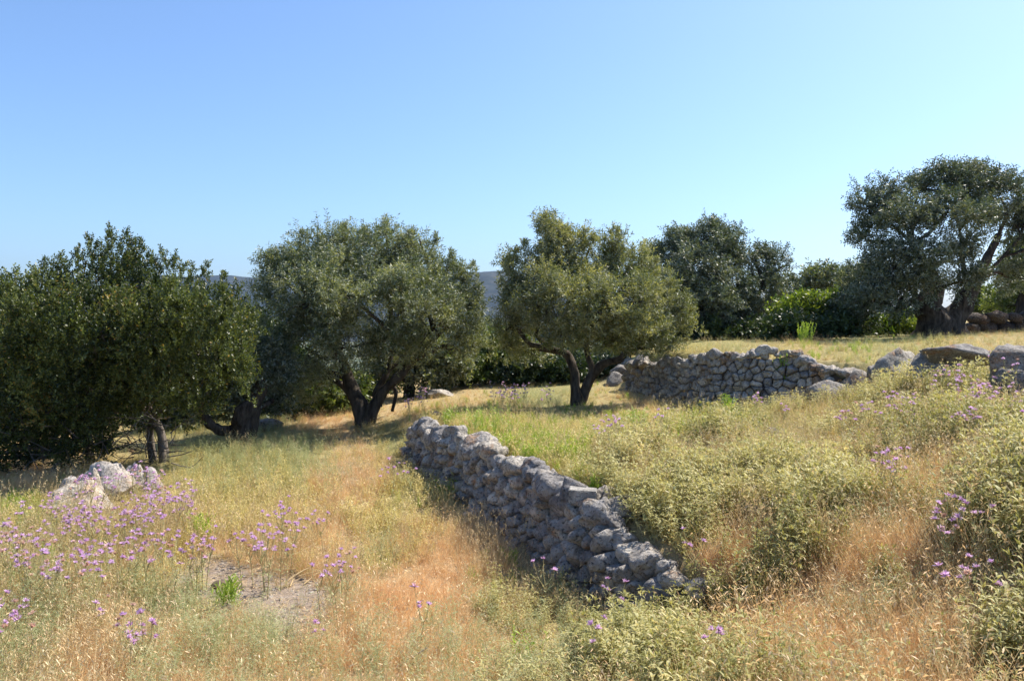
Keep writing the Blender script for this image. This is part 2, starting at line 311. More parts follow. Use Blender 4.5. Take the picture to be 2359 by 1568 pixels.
# ------------------------------------------------------------------ cover map: which plants grow where (read off the photograph)
# x, y (photo units) : O dry orange grass, T tall straw, P grey-green herb, S sage, Y yellow herb, G fresh green, B bare
COVER = [
 (60,1110,'O9Y2'),(50,1165,'G5Y4'),(180,1150,'Y5T3'),(500,1060,'P7Y4'),(700,1050,'P8Y3'),(620,1020,'P5Y2'),(900,1020,'P4Y3'),(820,1065,'O3Y3B3T2'),(790,1100,'O4B3P2'),
 (840,1140,'O5Y3T2'),(880,1090,'Y4O5'),(450,1140,'Y8P3'),(650,1130,'Y7P4'),(560,1200,'Y8T2'),(700,1200,'Y6O3'),(250,1200,'Y6T3P1'),(100,1250,'Y5T3P3'),(400,1250,'T4Y5O2'),
 (600,1280,'O5T4Y2'),(760,1240,'O5Y2T3'),(860,1210,'Y6O3'),(930,1180,'Y8G1'),(960,1130,'Y6P2'),(1000,1230,'O5Y4T2'),(1010,1300,'O8T2'),(600,1370,'B9'),(545,1340,'B8'),(710,1385,'B9'),
 (660,1400,'B9'),(480,1335,'B7'),(760,1335,'O4T3B2'),(860,1290,'Y4P4O3'),(400,1430,'P6O3'),(100,1400,'O4T3P4'),(50,1480,'P6O4'),(60,1330,'Y4G2T3'),(200,1530,'O6T4P1'),
 (350,1520,'O6P3'),(500,1540,'O5P5'),(600,1465,'P7O3'),(800,1450,'O7T2P2'),(900,1500,'O7P4'),(930,1400,'O9'),(1000,1350,'O9'),(1070,1260,'O6T5'),(1120,1330,'O6T5G1'),(1180,1330,'G3T4S2'),
 (1100,1500,'O6P5'),(1250,1410,'S5T4'),(1300,1500,'P6O6S2'),(1380,1420,'S7T3'),(1450,1530,'S7O3'),(1600,1450,'S5O4'),(1700,1310,'O7T5'),(1640,1380,'Y4O4S2'),(1800,1400,'S4O5T2'),
 (1750,1500,'S3O6'),(1950,1450,'P4O7'),(2050,1530,'O9T3P3'),(2200,1480,'O9T5'),(2100,1360,'S4O6T3'),(2200,1270,'S6O3T2'),(2300,1530,'S7O2'),(2000,1250,'P5O5'),(1900,1180,'S6T2O3Y2'),
 (1600,1120,'S7T2Y2'),(1750,1080,'S7T2Y3'),(1450,1060,'S3Y7T2'),(1300,1040,'Y6G3'),(1200,980,'Y7G3O1'),(1050,965,'Y6G3O2'),(1400,960,'Y6G3O2'),(1600,980,'Y6G4O1'),(1500,930,'O4Y5'),
 (1250,920,'P6Y2'),(1050,930,'O4Y5'),(1700,990,'S4G3Y3'),(1850,1000,'S5Y4T2O1'),(1950,930,'S3Y6T2O2'),(2100,1000,'S3Y5O3T2'),(2250,1100,'S3O6Y2T3'),(2300,1000,'S4O4Y3'),(2300,1250,'S4O6T3'),
 (2200,860,'S4Y5'),(2300,780,'O3Y5P3'),(2340,860,'Y6O3P2'),(1700,795,'Y6T1P5'),(2000,780,'Y6P5G2'),(1850,785,'Y7G2T3'),(1550,810,'Y7P4'),(750,965,'O7Y2'),(560,985,'Y4P3'),(900,930,'O5Y4'),(1750,1200,'S5T4O3'),(1850,1290,'O5T4S3')]
CK = 'OTPSYGB'
CP = np.array([(a * K, b * K) for a, b, _ in COVER]); CWT = np.zeros((len(COVER), len(CK)))
for i, (_, _, s_) in enumerate(COVER):
    for j in range(0, len(s_), 2): CWT[i, CK.index(s_[j])] = int(s_[j + 1]) / 9
for i, (a_, b_, _) in enumerate(COVER):
    if a_ > 1650 and b_ > 1120: CWT[i, 3] *= .9; CWT[i, 0] = CWT[i, 0] * 1.1 + .08
def cover(x, y, z):
    px, py = proj(x, y, z); px = np.clip(px, -60, 1090); py = np.clip(py, 325, 700)
    px = px + 26 * fbm2(x, y, 1.7, 31); py = py + 16 * fbm2(x, y, 1.7, 47)
    d2 = (px[:, None] - CP[None, :, 0]) ** 2 + ((py[:, None] - CP[None, :, 1]) * 1.5) ** 2
    wt = 1 / (d2 + 60) ** 1.6
    return (wt[:, :, None] * CWT[None]).sum(1) / wt.sum(1)[:, None]

# ------------------------------------------------------------------ ground sheet, far hill, haze
def axis(lo, hi, fine, far, n):
    a = np.arange(lo, hi + 1e-6, fine); g = np.geomspace(fine * 1.5, far, n)
    return np.r_[(lo - g)[::-1], a, hi + g]
gx, gy = axis(-16, 16, .11, 2500, 34), axis(1.5, 26, .11, 2500, 34)
GX, GY = np.meshgrid(gx, gy); GZ = height(GX, GY)
nx, ny = len(gx), len(gy); idx = np.arange(nx * ny).reshape(ny, nx)
F = np.stack([idx[:-1, :-1], idx[:-1, 1:], idx[1:, 1:], idx[1:, :-1]], -1).reshape(-1, 4)
V = np.stack([GX.ravel(), GY.ravel(), GZ.ravel()], 1)
gm = mesh_np('ground', V, F, M['soil'], smooth=True)
cv = np.concatenate([cover(V[i:i + 20000, 0], V[i:i + 20000, 1], V[i:i + 20000, 2]) for i in range(0, len(V), 20000)])
bare = np.clip(cv[:, 6] * (1 + 1.6 * fbm2(V[:, 0], V[:, 1], 3.5, 91)) * 2.0 - .2, 0, 1); grn = np.clip((cv[:, 2] + cv[:, 3] + cv[:, 4] * .7 + cv[:, 5]) / (cv[:, :6].sum(1) + .01), 0, 1)
farm = sstep(30, 60, np.hypot(V[:, 0], V[:, 1]))
ca = gm.attributes.new('cover', 'FLOAT_COLOR', 'POINT'); ca.data.foreach_set('color', np.stack([bare, grn, farm, np.ones(len(V))], 1).astype(np.float32).ravel())
tag(link('ground', gm), kind='structure')

def hill(name, cx, cy, rx, ry, hgt, seed, n=90):
    u = np.linspace(-1.6, 1.6, n); X, Y = np.meshgrid(u, u); r = np.hypot(X, Y)
    Z = np.exp(-(r ** 2) * 1.6) * hgt * (1 + .5 * fbm2(X, Y, 2.2, seed, 5).reshape(X.shape)) - 60
    idx = np.arange(n * n).reshape(n, n); F = np.stack([idx[:-1, :-1], idx[:-1, 1:], idx[1:, 1:], idx[1:, :-1]], -1).reshape(-1, 4)
    me = mesh_np(name, np.stack([cx + X.ravel() * rx, cy + Y.ravel() * ry, Z.ravel()], 1), F, M['hill'], smooth=True)
    tag(link(name, me), kind='structure')
m, t, out = new_mat('scrub_hillside'); g = nd(t, 'ShaderNodeNewGeometry')
n1 = nd(t, 'ShaderNodeTexNoise', i_Scale=.045, i_Detail=9.0, i_Roughness=.75); t.links.new(g.outputs['Position'], n1.inputs['Vector'])
p = nd(t, 'ShaderNodeBsdfPrincipled', i_Roughness=.95); t.links.new(ramp(t, n1.outputs[0], [(.40, (.008, .014, .009)), (.52, (.018, .026, .017)), (.62, (.05, .05, .04))]), p.inputs[0]); t.links.new(p.outputs[0], out.inputs[0])
M['hill'] = m
hill('hill', -60, 1500, 520, 420, 158, 3)
hill('hill', -620, 1650, 520, 420, 160, 8)

# ------------------------------------------------------------------ haze
def build_haze():
    m, t, out = new_mat('thin_air'); v = nd(t, 'ShaderNodeVolumePrincipled'); v.inputs['Color'].default_value = (.22, .48, 1, 1)
    v.inputs['Density'].default_value = .00009; v.inputs['Anisotropy'].default_value = .2; t.links.new(v.outputs[0], out.inputs['Volume'])
    x0, x1, y0, y1, z0, z1 = -2600, 2600, -2600, 2600, -135, 190
    V = [(x, y, z) for z in (z0, z1) for y in (y0, y1) for x in (x0, x1)]
    F = [(0, 2, 3, 1), (4, 5, 7, 6), (0, 1, 5, 4), (2, 6, 7, 3), (0, 4, 6, 2), (1, 3, 7, 5)]
    tag(link('haze', mesh_np('haze', V, F, m)), kind='stuff', label='thin blue air between the grove and the far hill', cat='haze')
HAZE = True
if HAZE: build_haze()

# ------------------------------------------------------------------ stones
_bm = bmesh.new(); bmesh.ops.create_icosphere(_bm, subdivisions=2, radius=1); 
def _ico(k):
    b = bmesh.new(); bmesh.ops.create_icosphere(b, subdivisions=k, radius=1); v = np.array([x.co for x in b.verts]); f = np.array([[q.index for q in x.verts] for x in b.faces]); b.free(); return v, f
ICO = {2: _ico(2), 3: _ico(3), 4: _ico(4)}
def facet(v, seed, n=14, lo=.48, hi=.92):
    g = np.random.default_rng(seed); N = g.normal(size=(n, 3)); N /= np.linalg.norm(N, axis=1)[:, None]; h = g.uniform(lo, hi, n)
    r = np.ones(len(v))
    for k in range(n):
        c = v @ N[k]; r = np.minimum(r, np.where(c > .05, h[k] / np.maximum(c, .05), 9))
    return r
def rock_mesh(seed, size, sub=3, mat='rock', rough=.10, n=13):
    v, f = ICO[sub]; r = facet(v, seed, n); rd = np.abs(fbm(v * 3.1 + seed * 1.7, seed + 9, 4)); P = v * r[:, None] * (1 + rough * 2.6 * fbm(v * 2.0 + seed * 3.7, seed, 5) - rough * 2.0 * rd)[:, None] * 1.3 * np.array(size)
    return mesh_np('rock', P, f, M[mat])
def join(parts):
    Vs, Fs, o = [], [], 0
    for V, F in parts: Vs.append(V); Fs.append(F + o); o += len(V)
    return np.vstack(Vs), np.vstack(Fs)
def clip_poly(poly, nx_, ny_, c):
    out = []
    for i in range(len(poly)):
        a, b = poly[i], poly[(i + 1) % len(poly)]; da, db = a[0] * nx_ + a[1] * ny_ - c, b[0] * nx_ + b[1] * ny_ - c
        if da <= 0: out.append(a)
        if da * db < 0: t_ = da / (da - db); out.append((a[0] + t_ * (b[0] - a[0]), a[1] + t_ * (b[1] - a[1])))
    return out
def voronoi(pts, box):
    pts = np.array(pts); cells = []
    for i, p_ in enumerate(pts):
        d = np.hypot(*(pts - p_).T); o = np.argsort(d)[1:14]
        poly = [(p_[0] - box, p_[1] - box), (p_[0] + box, p_[1] - box), (p_[0] + box, p_[1] + box), (p_[0] - box, p_[1] + box)]
        for j in o:
            q = pts[j]; n_ = q - p_; c = (q @ q - p_ @ p_) / 2; poly = clip_poly(poly, n_[0], n_[1], c)
            if len(poly) < 3: break
        cells.append(poly)
    return cells
def wall(root, plan, base_b, top_b, su, sv, mat, seed, sub=2, depth=.16, caps=True, lean=.10, cap_size=.2, smax=290, near_first=True):
    """a rubble face along plan; every stone its own mesh filling its own cell"""
    g = np.random.default_rng(seed); seg = np.linalg.norm(np.diff(plan, axis=0), axis=1); arc = np.r_[0, np.cumsum(seg)]; Ltot = arc[-1]
    def P(u, v):                   # position on the face, u along, v up from the base
        x = np.interp(u, arc, plan[:, 0]); y = np.interp(u, arc, plan[:, 1]); e = .15
        tx = np.interp(u + e, arc, plan[:, 0]) - np.interp(u - e, arc, plan[:, 0]); ty = np.interp(u + e, arc, plan[:, 1]) - np.interp(u - e, arc, plan[:, 1])
        l = np.hypot(tx, ty); nx_, ny_ = ty / l, -tx / l          # right-hand normal of travel
        return x, y, nx_, ny_
    hb = lambda u: EYE - np.interp(u, arc, base_b); ht = lambda u: EYE - np.interp(u, arc, top_b) + .05 * math.sin(u * 5.1 + seed) + .03 * math.sin(u * 13)
    pts = []; u = -su; extra = []
    rows = int(1.3 / sv) + 1
    for r_ in range(-1, rows + 1):
        off = g.uniform(0, su); k = 0
        u = -su + off
        while u < Ltot + su:
            s_ = su * g.uniform(.45, 1.75)
            pts.append((u, r_ * sv + g.uniform(-.42, .42) * sv)); u += s_
    cells = voronoi(pts, .4); n = 0; made = []
    for (u, v), poly in sorted(zip(pts, cells), key=lambda c_: -c_[0][0] if near_first else c_[0][0]):
        if u < .02 or u > Ltot - .02 or len(poly) < 3: continue
        Hh = ht(u) - hb(u)
        if v < -.10 or v > Hh - (.5 * sv if not caps else .7 * sv): continue
        poly = np.array(poly); c = poly.mean(0); made.append((u, v))
        vv, ff = ICO[sub]; th = np.arctan2(vv[:, 1], vv[:, 0]); dx, dy = np.cos(th), np.sin(th)
        rr = np.full(len(vv), 9.0)
        for a, b in zip(poly, np.roll(poly, -1, axis=0)):
            e = b - a; nn = np.array([e[1], -e[0]]); nn = nn / (np.linalg.norm(nn) + 1e-9); h = (a - c) @ nn
            if h < 0: nn, h = -nn, -h
            dt = dx * nn[0] + dy * nn[1]; rr = np.minimum(rr, np.where(dt > .02, h / np.maximum(dt, .02), 9))
        rr = np.minimum(rr, .26)
        lat = np.hypot(vv[:, 0], vv[:, 1]); lf = lat ** .5
        dep = depth * g.uniform(.75, 1.25)
        fc = facet(vv, int(g.integers(1e6)), 12, .42, .95)
        X = c[0] + lf * rr * dx * .96; Y = c[1] + lf * rr * dy * .96; Z = vv[:, 2] * fc * dep
        q_ = np.stack([X * 9, Y * 9, Z * 9 + seed], 1); sd_ = int(g.integers(999)); nzs = fbm(q_, sd_, 4) - .8 * np.abs(fbm(q_ * 2.1, sd_ + 5, 4)) + .1
        X += nzs * .03 * lat; Z += nzs * .15 + g.uniform(-.03, .045)
        cx, cy, nx_, ny_ = P(X, Y); zz = hb(X) + Y
        back = -.10 - lean * Y
        W = np.stack([cx + nx_ * (Z + back), cy + ny_ * (Z + back), zz], 1)
        if n < smax: o_ = W.mean(0); me = mesh_np('stone', W - o_, ff, M[mat]); link('stone', me, root, o_ - np.array(root.location)); n += 1
        else: extra.append((W - np.array(root.location), ff))
    if extra: link('small_stones', mesh_np('small_stones', *join(extra), M[mat]), root)['kind'] = 'stuff'
    if caps:
        u = .02
        while u < Ltot:
            w_ = cap_size * g.uniform(.7, 1.5); hh = w_ * g.uniform(.34, .5)
            x, y, nx_, ny_ = P(u + w_ * .5, 0); z = ht(u + w_ * .5) + g.uniform(-.03, .03)
            me = rock_mesh(int(g.integers(1e6)), (w_ * .66, w_ * g.uniform(.45, .75), hh * 1.1), 4 if sub > 2 else 2, mat, .16, 10)
            bk = .12 + lean * .6
            o_ = link('stone', me, root, (x - nx_ * bk - root.location[0], y - ny_ * bk - root.location[1], z - hh * .5 - root.location[2]))
            o_.rotation_euler = (g.uniform(-.25, .25), g.uniform(-.25, .25), math.atan2(nx_, -ny_) + g.uniform(-.3, .3)); n += 1
            if g.random() < .55:
                me = rock_mesh(int(g.integers(1e6)), (w_ * .4, w_ * .35, hh * .7), 2, mat, .14)
                o_ = link('stone', me, root, (x - nx_ * (bk + w_ * .75) - root.location[0], y - ny_ * (bk + w_ * .75) - root.location[1], z - hh * .8 - root.location[2]))
                o_.rotation_euler = (g.uniform(-.4, .4), g.uniform(-.4, .4), g.uniform(0, 6)); n += 1
            u += w_ * .86
    return n
def earth_core(root, plan, base_b, top_b, mat, off):       # packed earth behind the stones
    V = []; F = []
    d = np.gradient(plan, axis=0); nrm = np.stack([d[:, 1], -d[:, 0]], 1); nrm /= np.linalg.norm(nrm, axis=1)[:, None]
    for (x, y), (nx_, ny_), b0, b1 in zip(plan, nrm, base_b, top_b):
        for o_, b in ((off, b0 + .3), (off + .05, b1 + .12), (off + .45, b1 + .12), (off + .45, b0 + .3)): V.append((x - nx_ * o_ - root.location[0], y - ny_ * o_ - root.location[1], EYE - b - root.location[2]))
    for i in range(len(plan) - 1):
        for q in range(4): F.append((4 * i + q, 4 * i + (q + 1) % 4, 4 * i + 4 + (q + 1) % 4, 4 * i + 4 + q))
    F += [(0, 1, 2, 3), (4 * len(plan) - 4, 4 * len(plan) - 3, 4 * len(plan) - 2, 4 * len(plan) - 1)]
    link('packed_earth', mesh_np('packed_earth', V, F, M['earth']), root)
m, t, out = new_mat('packed_earth'); g = nd(t, 'ShaderNodeNewGeometry'); n1 = nd(t, 'ShaderNodeTexNoise', i_Scale=30.0, i_Detail=6.0); t.links.new(g.outputs['Position'], n1.inputs['Vector'])
p = nd(t, 'ShaderNodeBsdfPrincipled', i_Roughness=1.0); t.links.new(ramp(t, n1.outputs[0], [(.35, (.06, .045, .03)), (.65, (.16, .115, .08))]), p.inputs[0]); t.links.new(p.outputs[0], out.inputs[0]); M['earth'] = m

B1b = np.array([2.02, 2.02, 2.04, 2.08, 2.12, 2.12, 2.05]); T1b = np.array([1.48, 1.40, 1.36, 1.36, 1.42, 1.53, 1.70])
wr = empty('dry_stone_wall', (0, 7.0, EYE - 2.0)); tag(wr, 'low dry stone wall running from the foreground back towards the round olive', 'stone wall')
n_w1 = wall(wr, W1, B1b, T1b,   .150, .118, 'rock', 4, sub=3, depth=.15, cap_size=.185, smax=225)
earth_core(wr, W1, B1b, T1b, 'rock', .16)
B2b = np.array([1.50, 1.47, 1.46, 1.46, 1.45, 1.42, 1.30]); T2b = np.array([1.05, .86, .70, .56, .50, .53, .80])
wr2 = empty('dry_stone_wall', (3.7, 12.8, EYE - 1.4)); tag(wr2, 'bulging stone terrace wall', 'stone wall')
wr2['label'] = 'bulging stone terrace wall holding up the raised field behind it'
n_w2 = wall(wr2, W2, B2b, T2b,   .140, .110, 'rock_far', 9, sub=3, depth=.11, cap_size=.14, smax=240)
earth_core(wr2, W2, B2b, T2b, 'rock_far', .13)
print('stones', n_w1, n_w2)

def rock(px, py, d, size, seed, label, mat='rock_field', rot=(0, 0, 0), group=None, sub=4, sink=.3, cat='rock', ztop=None, top=None):
    """stands on the ground below picture point (px, py); top: the row its top reaches"""
    mat = 'rock_field' if mat == 'rock' else mat
    x, d2 = ground_at(px * K, py * K, size[2] * .25); f = d2 / d * .86; size = [v * f for v in size]; zg = H(x, d2)
    if top is not None: size[2] = (EYE - (top * K - HOR) / FPX * d2 - zg + .08) * .5 / .85; zc = zg - .08 + size[2] * .85
    else: zc = zg + size[2] * .35
    me = rock_mesh(seed, size, sub, mat, .15, 9)
    if mat == 'rock_pale':         # slabs that tip towards the open field
        rot = (0, 0, rot[2] * .3)
        for v in me.vertices:
            if v.co.z > -.3 * size[2]: v.co.z = -.3 * size[2] + (v.co.z + .3 * size[2]) * (.62 + .42 * max(-1, min(1, v.co.y / size[1])) - .12 * v.co.x / size[0])
    o = link('rock', me, None, (x, d2, zc)); o.rotation_euler = rot
    tag(o, label, cat, group); return o

# pale boulders on the left, below the oak
rock(238, 1142, 8.05, (.34, .22, .15), 21, 'largest pale limestone boulder with a slanting split face, below the oak', 'rock_pale', (.25, -.35, -.6), top=1066, cat='boulder')
rock(185, 1180, 7.7, (.33, .22, .12), 22, 'flat pale boulder with flowers against its front, in the pile below the oak', 'rock_pale', (.2, .1, -.2), top=1102, cat='boulder')
rock(212, 1155, 7.9, (.10, .09, .10), 23, 'small pointed pale stone standing between two bigger boulders', 'rock_pale', (.1, .3, .2), top=1088, cat='stone')
rock(160, 1160, 7.75, (.13, .11, .14), 24, 'pale stone peak at the lower left end of the boulder pile', 'rock_pale', (.3, -.2, .6), top=1100, cat='stone')
rock(268, 1126, 8.2, (.12, .10, .10), 25, 'rounded pale stone at the top of the boulder pile', 'rock_pale', (.1, .2, .9), top=1068, cat='stone')
rock(310, 1126, 8.2, (.12, .09, .07), 26, 'greyish stone to the right of the pale boulder pile', 'rock_pale', (.2, .1, .1), top=1072, cat='stone')
rock(350, 1140, 8.0, (.10, .09, .07), 27, 'low pale stone half hidden by purple flowers', 'rock_pale', (.0, .1, 1.1), top=1082, cat='stone')
# boulders on the right slope
rock(2165, 890, 9.7, (.36, .30, .22), 32, 'blocky shaded boulder carrying the flat topped one', 'rock', (0, 0, .4), top=822, cat='boulder')
rock(2075, 880, 9.9, (.32, .24, .16), 33, 'dark rounded boulder left of the flat topped one', 'rock', (0, 0, .2), top=818, cat='boulder')
rock(2035, 888, 9.8, (.24, .20, .15), 34, 'grey boulder at the left foot of the rounded one', 'rock', (0, 0, .2), top=838, cat='boulder')
_b = rock(2190, 892, 9.9, (.48, .34, .15), 31, 'big flat topped grey boulder lying on a blocky one on the right slope', 'rock', (.03, .08, .1), cat='boulder')
_b.location.z = EYE - (812 * K - HOR) / FPX * _b.location.y - .02
rock(1965, 905, 10.6, (.26, .20, .16), 35, 'weathered stone lying past the crumbled end of the terrace wall', 'rock', (0, 0, .5), top=862, cat='stone')
rock(1905, 925, 11.0, (.30, .2, .15), 36, 'low stone at the foot of the crumbled wall end', 'rock', (0, 0, .1), top=888, cat='stone')
rock(2375, 890, 8.0, (.36, .32, .28), 37, 'pitted grey boulder cut by the right edge', 'rock', (0, 0, .3), top=800, cat='boulder')
rock(2335, 915, 7.9, (.26, .25, .13), 38, 'slab under the pitted boulder at the right edge', 'rock', (0, 0, .5), top=860, cat='boulder')
rock(1770, 1010, 8.6, (.16, .13, .11), 39, 'grey stone half buried in sage in the middle of the slope', 'rock', (.1, .1, .4), ztop=1, cat='stone')
rock(1720, 1190, 5.6, (.17, .13, .10), 40, 'dark stone behind the dry grass right of the wall end', 'rock', (.1, .3, .9), ztop=1, cat='stone')
rock(1455, 1175, 6.1, (.22, .15, .11), 41, 'long stone lying in the sage behind the wall top', 'rock', (.1, .1, .2), ztop=1, cat='stone')
rock(1395, 1150, 6.5, (.13, .10, .09), 42, 'small stone between the concrete block and the sage', 'rock', (.3, .1, .7), ztop=1, cat='stone')
rock(1460, 1150, 6.5, (.12, .10, .07), 43, 'smaller stone above the long one behind the wall top', 'rock', (.1, .3, .3), ztop=1, cat='stone')
rock(1545, 1385, 4.6, (.14, .11, .08), 44, 'pale weathered stone in front of the wall end', 'rock', (.1, .1, .5), ztop=1, cat='stone')
rock(1620, 1385, 4.6, (.12, .10, .07), 45, 'pale stone to the right of the fallen ones at the wall end', 'rock', (.2, .1, 1.2), ztop=1, cat='stone')
rock(1480, 1370, 4.9, (.16, .12, .10), 46, 'fallen wall stone at the foot of the wall end', 'rock', (.1, .2, .2), ztop=1, cat='stone')
rock(1735, 1450, 3.9, (.07, .05, .035), 47, 'small light stone in the sage near the bottom', 'rock', (0, .1, .5), ztop=1, cat='stone')
rock(2340, 1335, 3.6, (.12, .08, .05), 48, 'flat stone at the right edge below the sage', 'rock', (0, .1, .3), ztop=1, cat='stone')
rock(600, 985, 14.2, (.42, .3, .18), 49, 'earthy rock mound beside the crooked olive trunk', 'rock_far', (0, .1, .3), ztop=1, cat='boulder')
rock(1015, 910, 16.8, (.30, .22, .12), 50, 'grey rocks on the bank behind the middle olive', 'rock_far', (0, .1, .1), ztop=1, cat='boulder')
rock(1003, 968, 11.7, (.10, .09, .12), 51, 'dark upright stone behind the far end of the wall', 'rock', (0, .1, .1), ztop=1, cat='stone')
for k, (px, py, s_) in enumerate([(1440, 835, .3), (1462, 850, .28), (1430, 860, .25), (1455, 868, .22), (1478, 838, .25), (1420, 878, .25)]):
    rock(px, py, 16.6 - .15 * k, (s_, s_ * .8, s_ * .6), 60 + k, ['top stone of the grey heap', 'broad stone of the grey heap', 'left stone of the grey heap', 'low middle stone of the grey heap', 'stone of the grey heap touching the wall', 'lowest stone of the grey heap'][k] + ' left of the bulging terrace wall', 'rock', (.2 * k, .1, k), ztop=1, cat='stone', sub=3)
# concrete block behind the wall top
def block():
    b = bmesh.new(); bmesh.ops.create_cube(b, size=1); bmesh.ops.scale(b, vec=(.22, .15, .11), verts=b.verts)
    bmesh.ops.bevel(b, geom=list(b.edges), offset=.008, segments=2, affect='EDGES'); bmesh.ops.subdivide_edges(b, edges=list(b.edges), cuts=2)
    for v in b.verts: v.co += Vector(((random.random() - .5) * .004, (random.random() - .5) * .004, (random.random() - .5) * .005))
    me = bpy.data.meshes.new('concrete_block'); b.to_mesh(me); b.free(); me.materials.append(M['block'])
    p_ = at(1342 * K, 1140 * K, 6.25); o = link('concrete_block', me, None, p_); o.rotation_euler = (.02, .05, -.12)
    tag(o, 'grey concrete building block lying level on top of the rough stone wall', 'block')
block()

# ------------------------------------------------------------------ trees
def leaves_np(P, D, L, k, ll, lw, spread=.9, jit=.4, tvar=None, g=rng):
    """k leaves along each sprig (origin P, direction D, length L)"""
    n = len(P); D = D / (np.linalg.norm(D, axis=1)[:, None] + 1e-9)
    A = np.cross(D, g.normal(size=(n, 3))); A /= np.linalg.norm(A, axis=1)[:, None] + 1e-9; B = np.cross(D, A)
    tt = (np.arange(k) + .5) / k
    ph = np.arange(k) * 2.4 + g.uniform(0, 6.28, (n, 1)); ct, st_ = np.cos(ph)[..., None], np.sin(ph)[..., None]
    rad = A[:, None] * ct + B[:, None] * st_
    ld = D[:, None] * (1 - spread * .45) + rad * spread + g.normal(size=(n, k, 3)) * jit * .5
    ld /= np.linalg.norm(ld, axis=2)[..., None]
    base = P[:, None] + D[:, None] * (L[:, None] * tt[None])[..., None]
    side = np.cross(ld, g.normal(size=(n, k, 3))); side /= np.linalg.norm(side, axis=2)[..., None] + 1e-9
    len_ = (ll * g.uniform(.65, 1.25, (n, k)))[..., None]; wd = (lw * g.uniform(.7, 1.2, (n, k)))[..., None]
    v0 = base; v2 = base + ld * len_; mid = base + ld * len_ * .5; v1 = mid + side * wd * .5; v3 = mid - side * wd * .5
    V = np.stack([v0, v1, v2, v3], 2).reshape(-1, 3); m_ = n * k
    F = np.arange(m_ * 4).reshape(m_, 4)
    tv = np.clip((tvar[:, None] if tvar is not None else .4) + g.normal(size=(n, k)) * .22, 0, 1)
    return V, F, np.repeat(tv.ravel(), 4)

def tube_np(pts, rad, n=8, gnarl=0, seed=0, sub=3):
    pts = np.array(pts, float); rad = np.array(rad, float); tt = np.linspace(0, len(pts) - 1, (len(pts) - 1) * sub + 1)
    # smooth (catmull-rom)
    def cr(a):
        a = np.asarray(a); p = np.vstack([2 * a[:1] - a[1:2], a, 2 * a[-1:] - a[-2:-1]]); o = []
        for q in tt:
            i = min(int(q), len(a) - 2); f = q - i; p0, p1, p2, p3 = p[i:i + 4]
            o.append(.5 * ((2 * p1) + (-p0 + p2) * f + (2 * p0 - 5 * p1 + 4 * p2 - p3) * f * f + (-p0 + 3 * p1 - 3 * p2 + p3) * f ** 3))
        return np.array(o)
    Pp = cr(pts); r = np.interp(tt, np.arange(len(pts)), rad)
    d = np.gradient(Pp, axis=0); d /= np.linalg.norm(d, axis=1)[:, None] + 1e-9
    a = np.cross(d, (.31, .95, .12)); a /= np.linalg.norm(a, axis=1)[:, None] + 1e-9; b = np.cross(d, a)
    an = np.arange(n) * 2 * math.pi / n
    ring = a[:, None] * np.cos(an)[None, :, None] + b[:, None] * np.sin(an)[None, :, None]
    V = (Pp[:, None] + ring * r[:, None, None])
    if gnarl:
        q = fbm(V.reshape(-1, 3) * np.array([5, 5, 2.2]) + seed, seed, 4).reshape(V.shape[:2]); V = V + ring * (q * gnarl * r[:, None] * 2)[..., None]
    m_ = len(Pp); idx = np.arange(m_ * n).reshape(m_, n)
    F = np.stack([idx[:-1], np.roll(idx[:-1], -1, 1), np.roll(idx[1:], -1, 1), idx[1:]], -1).reshape(-1, 4)
    return V.reshape(-1, 3), F

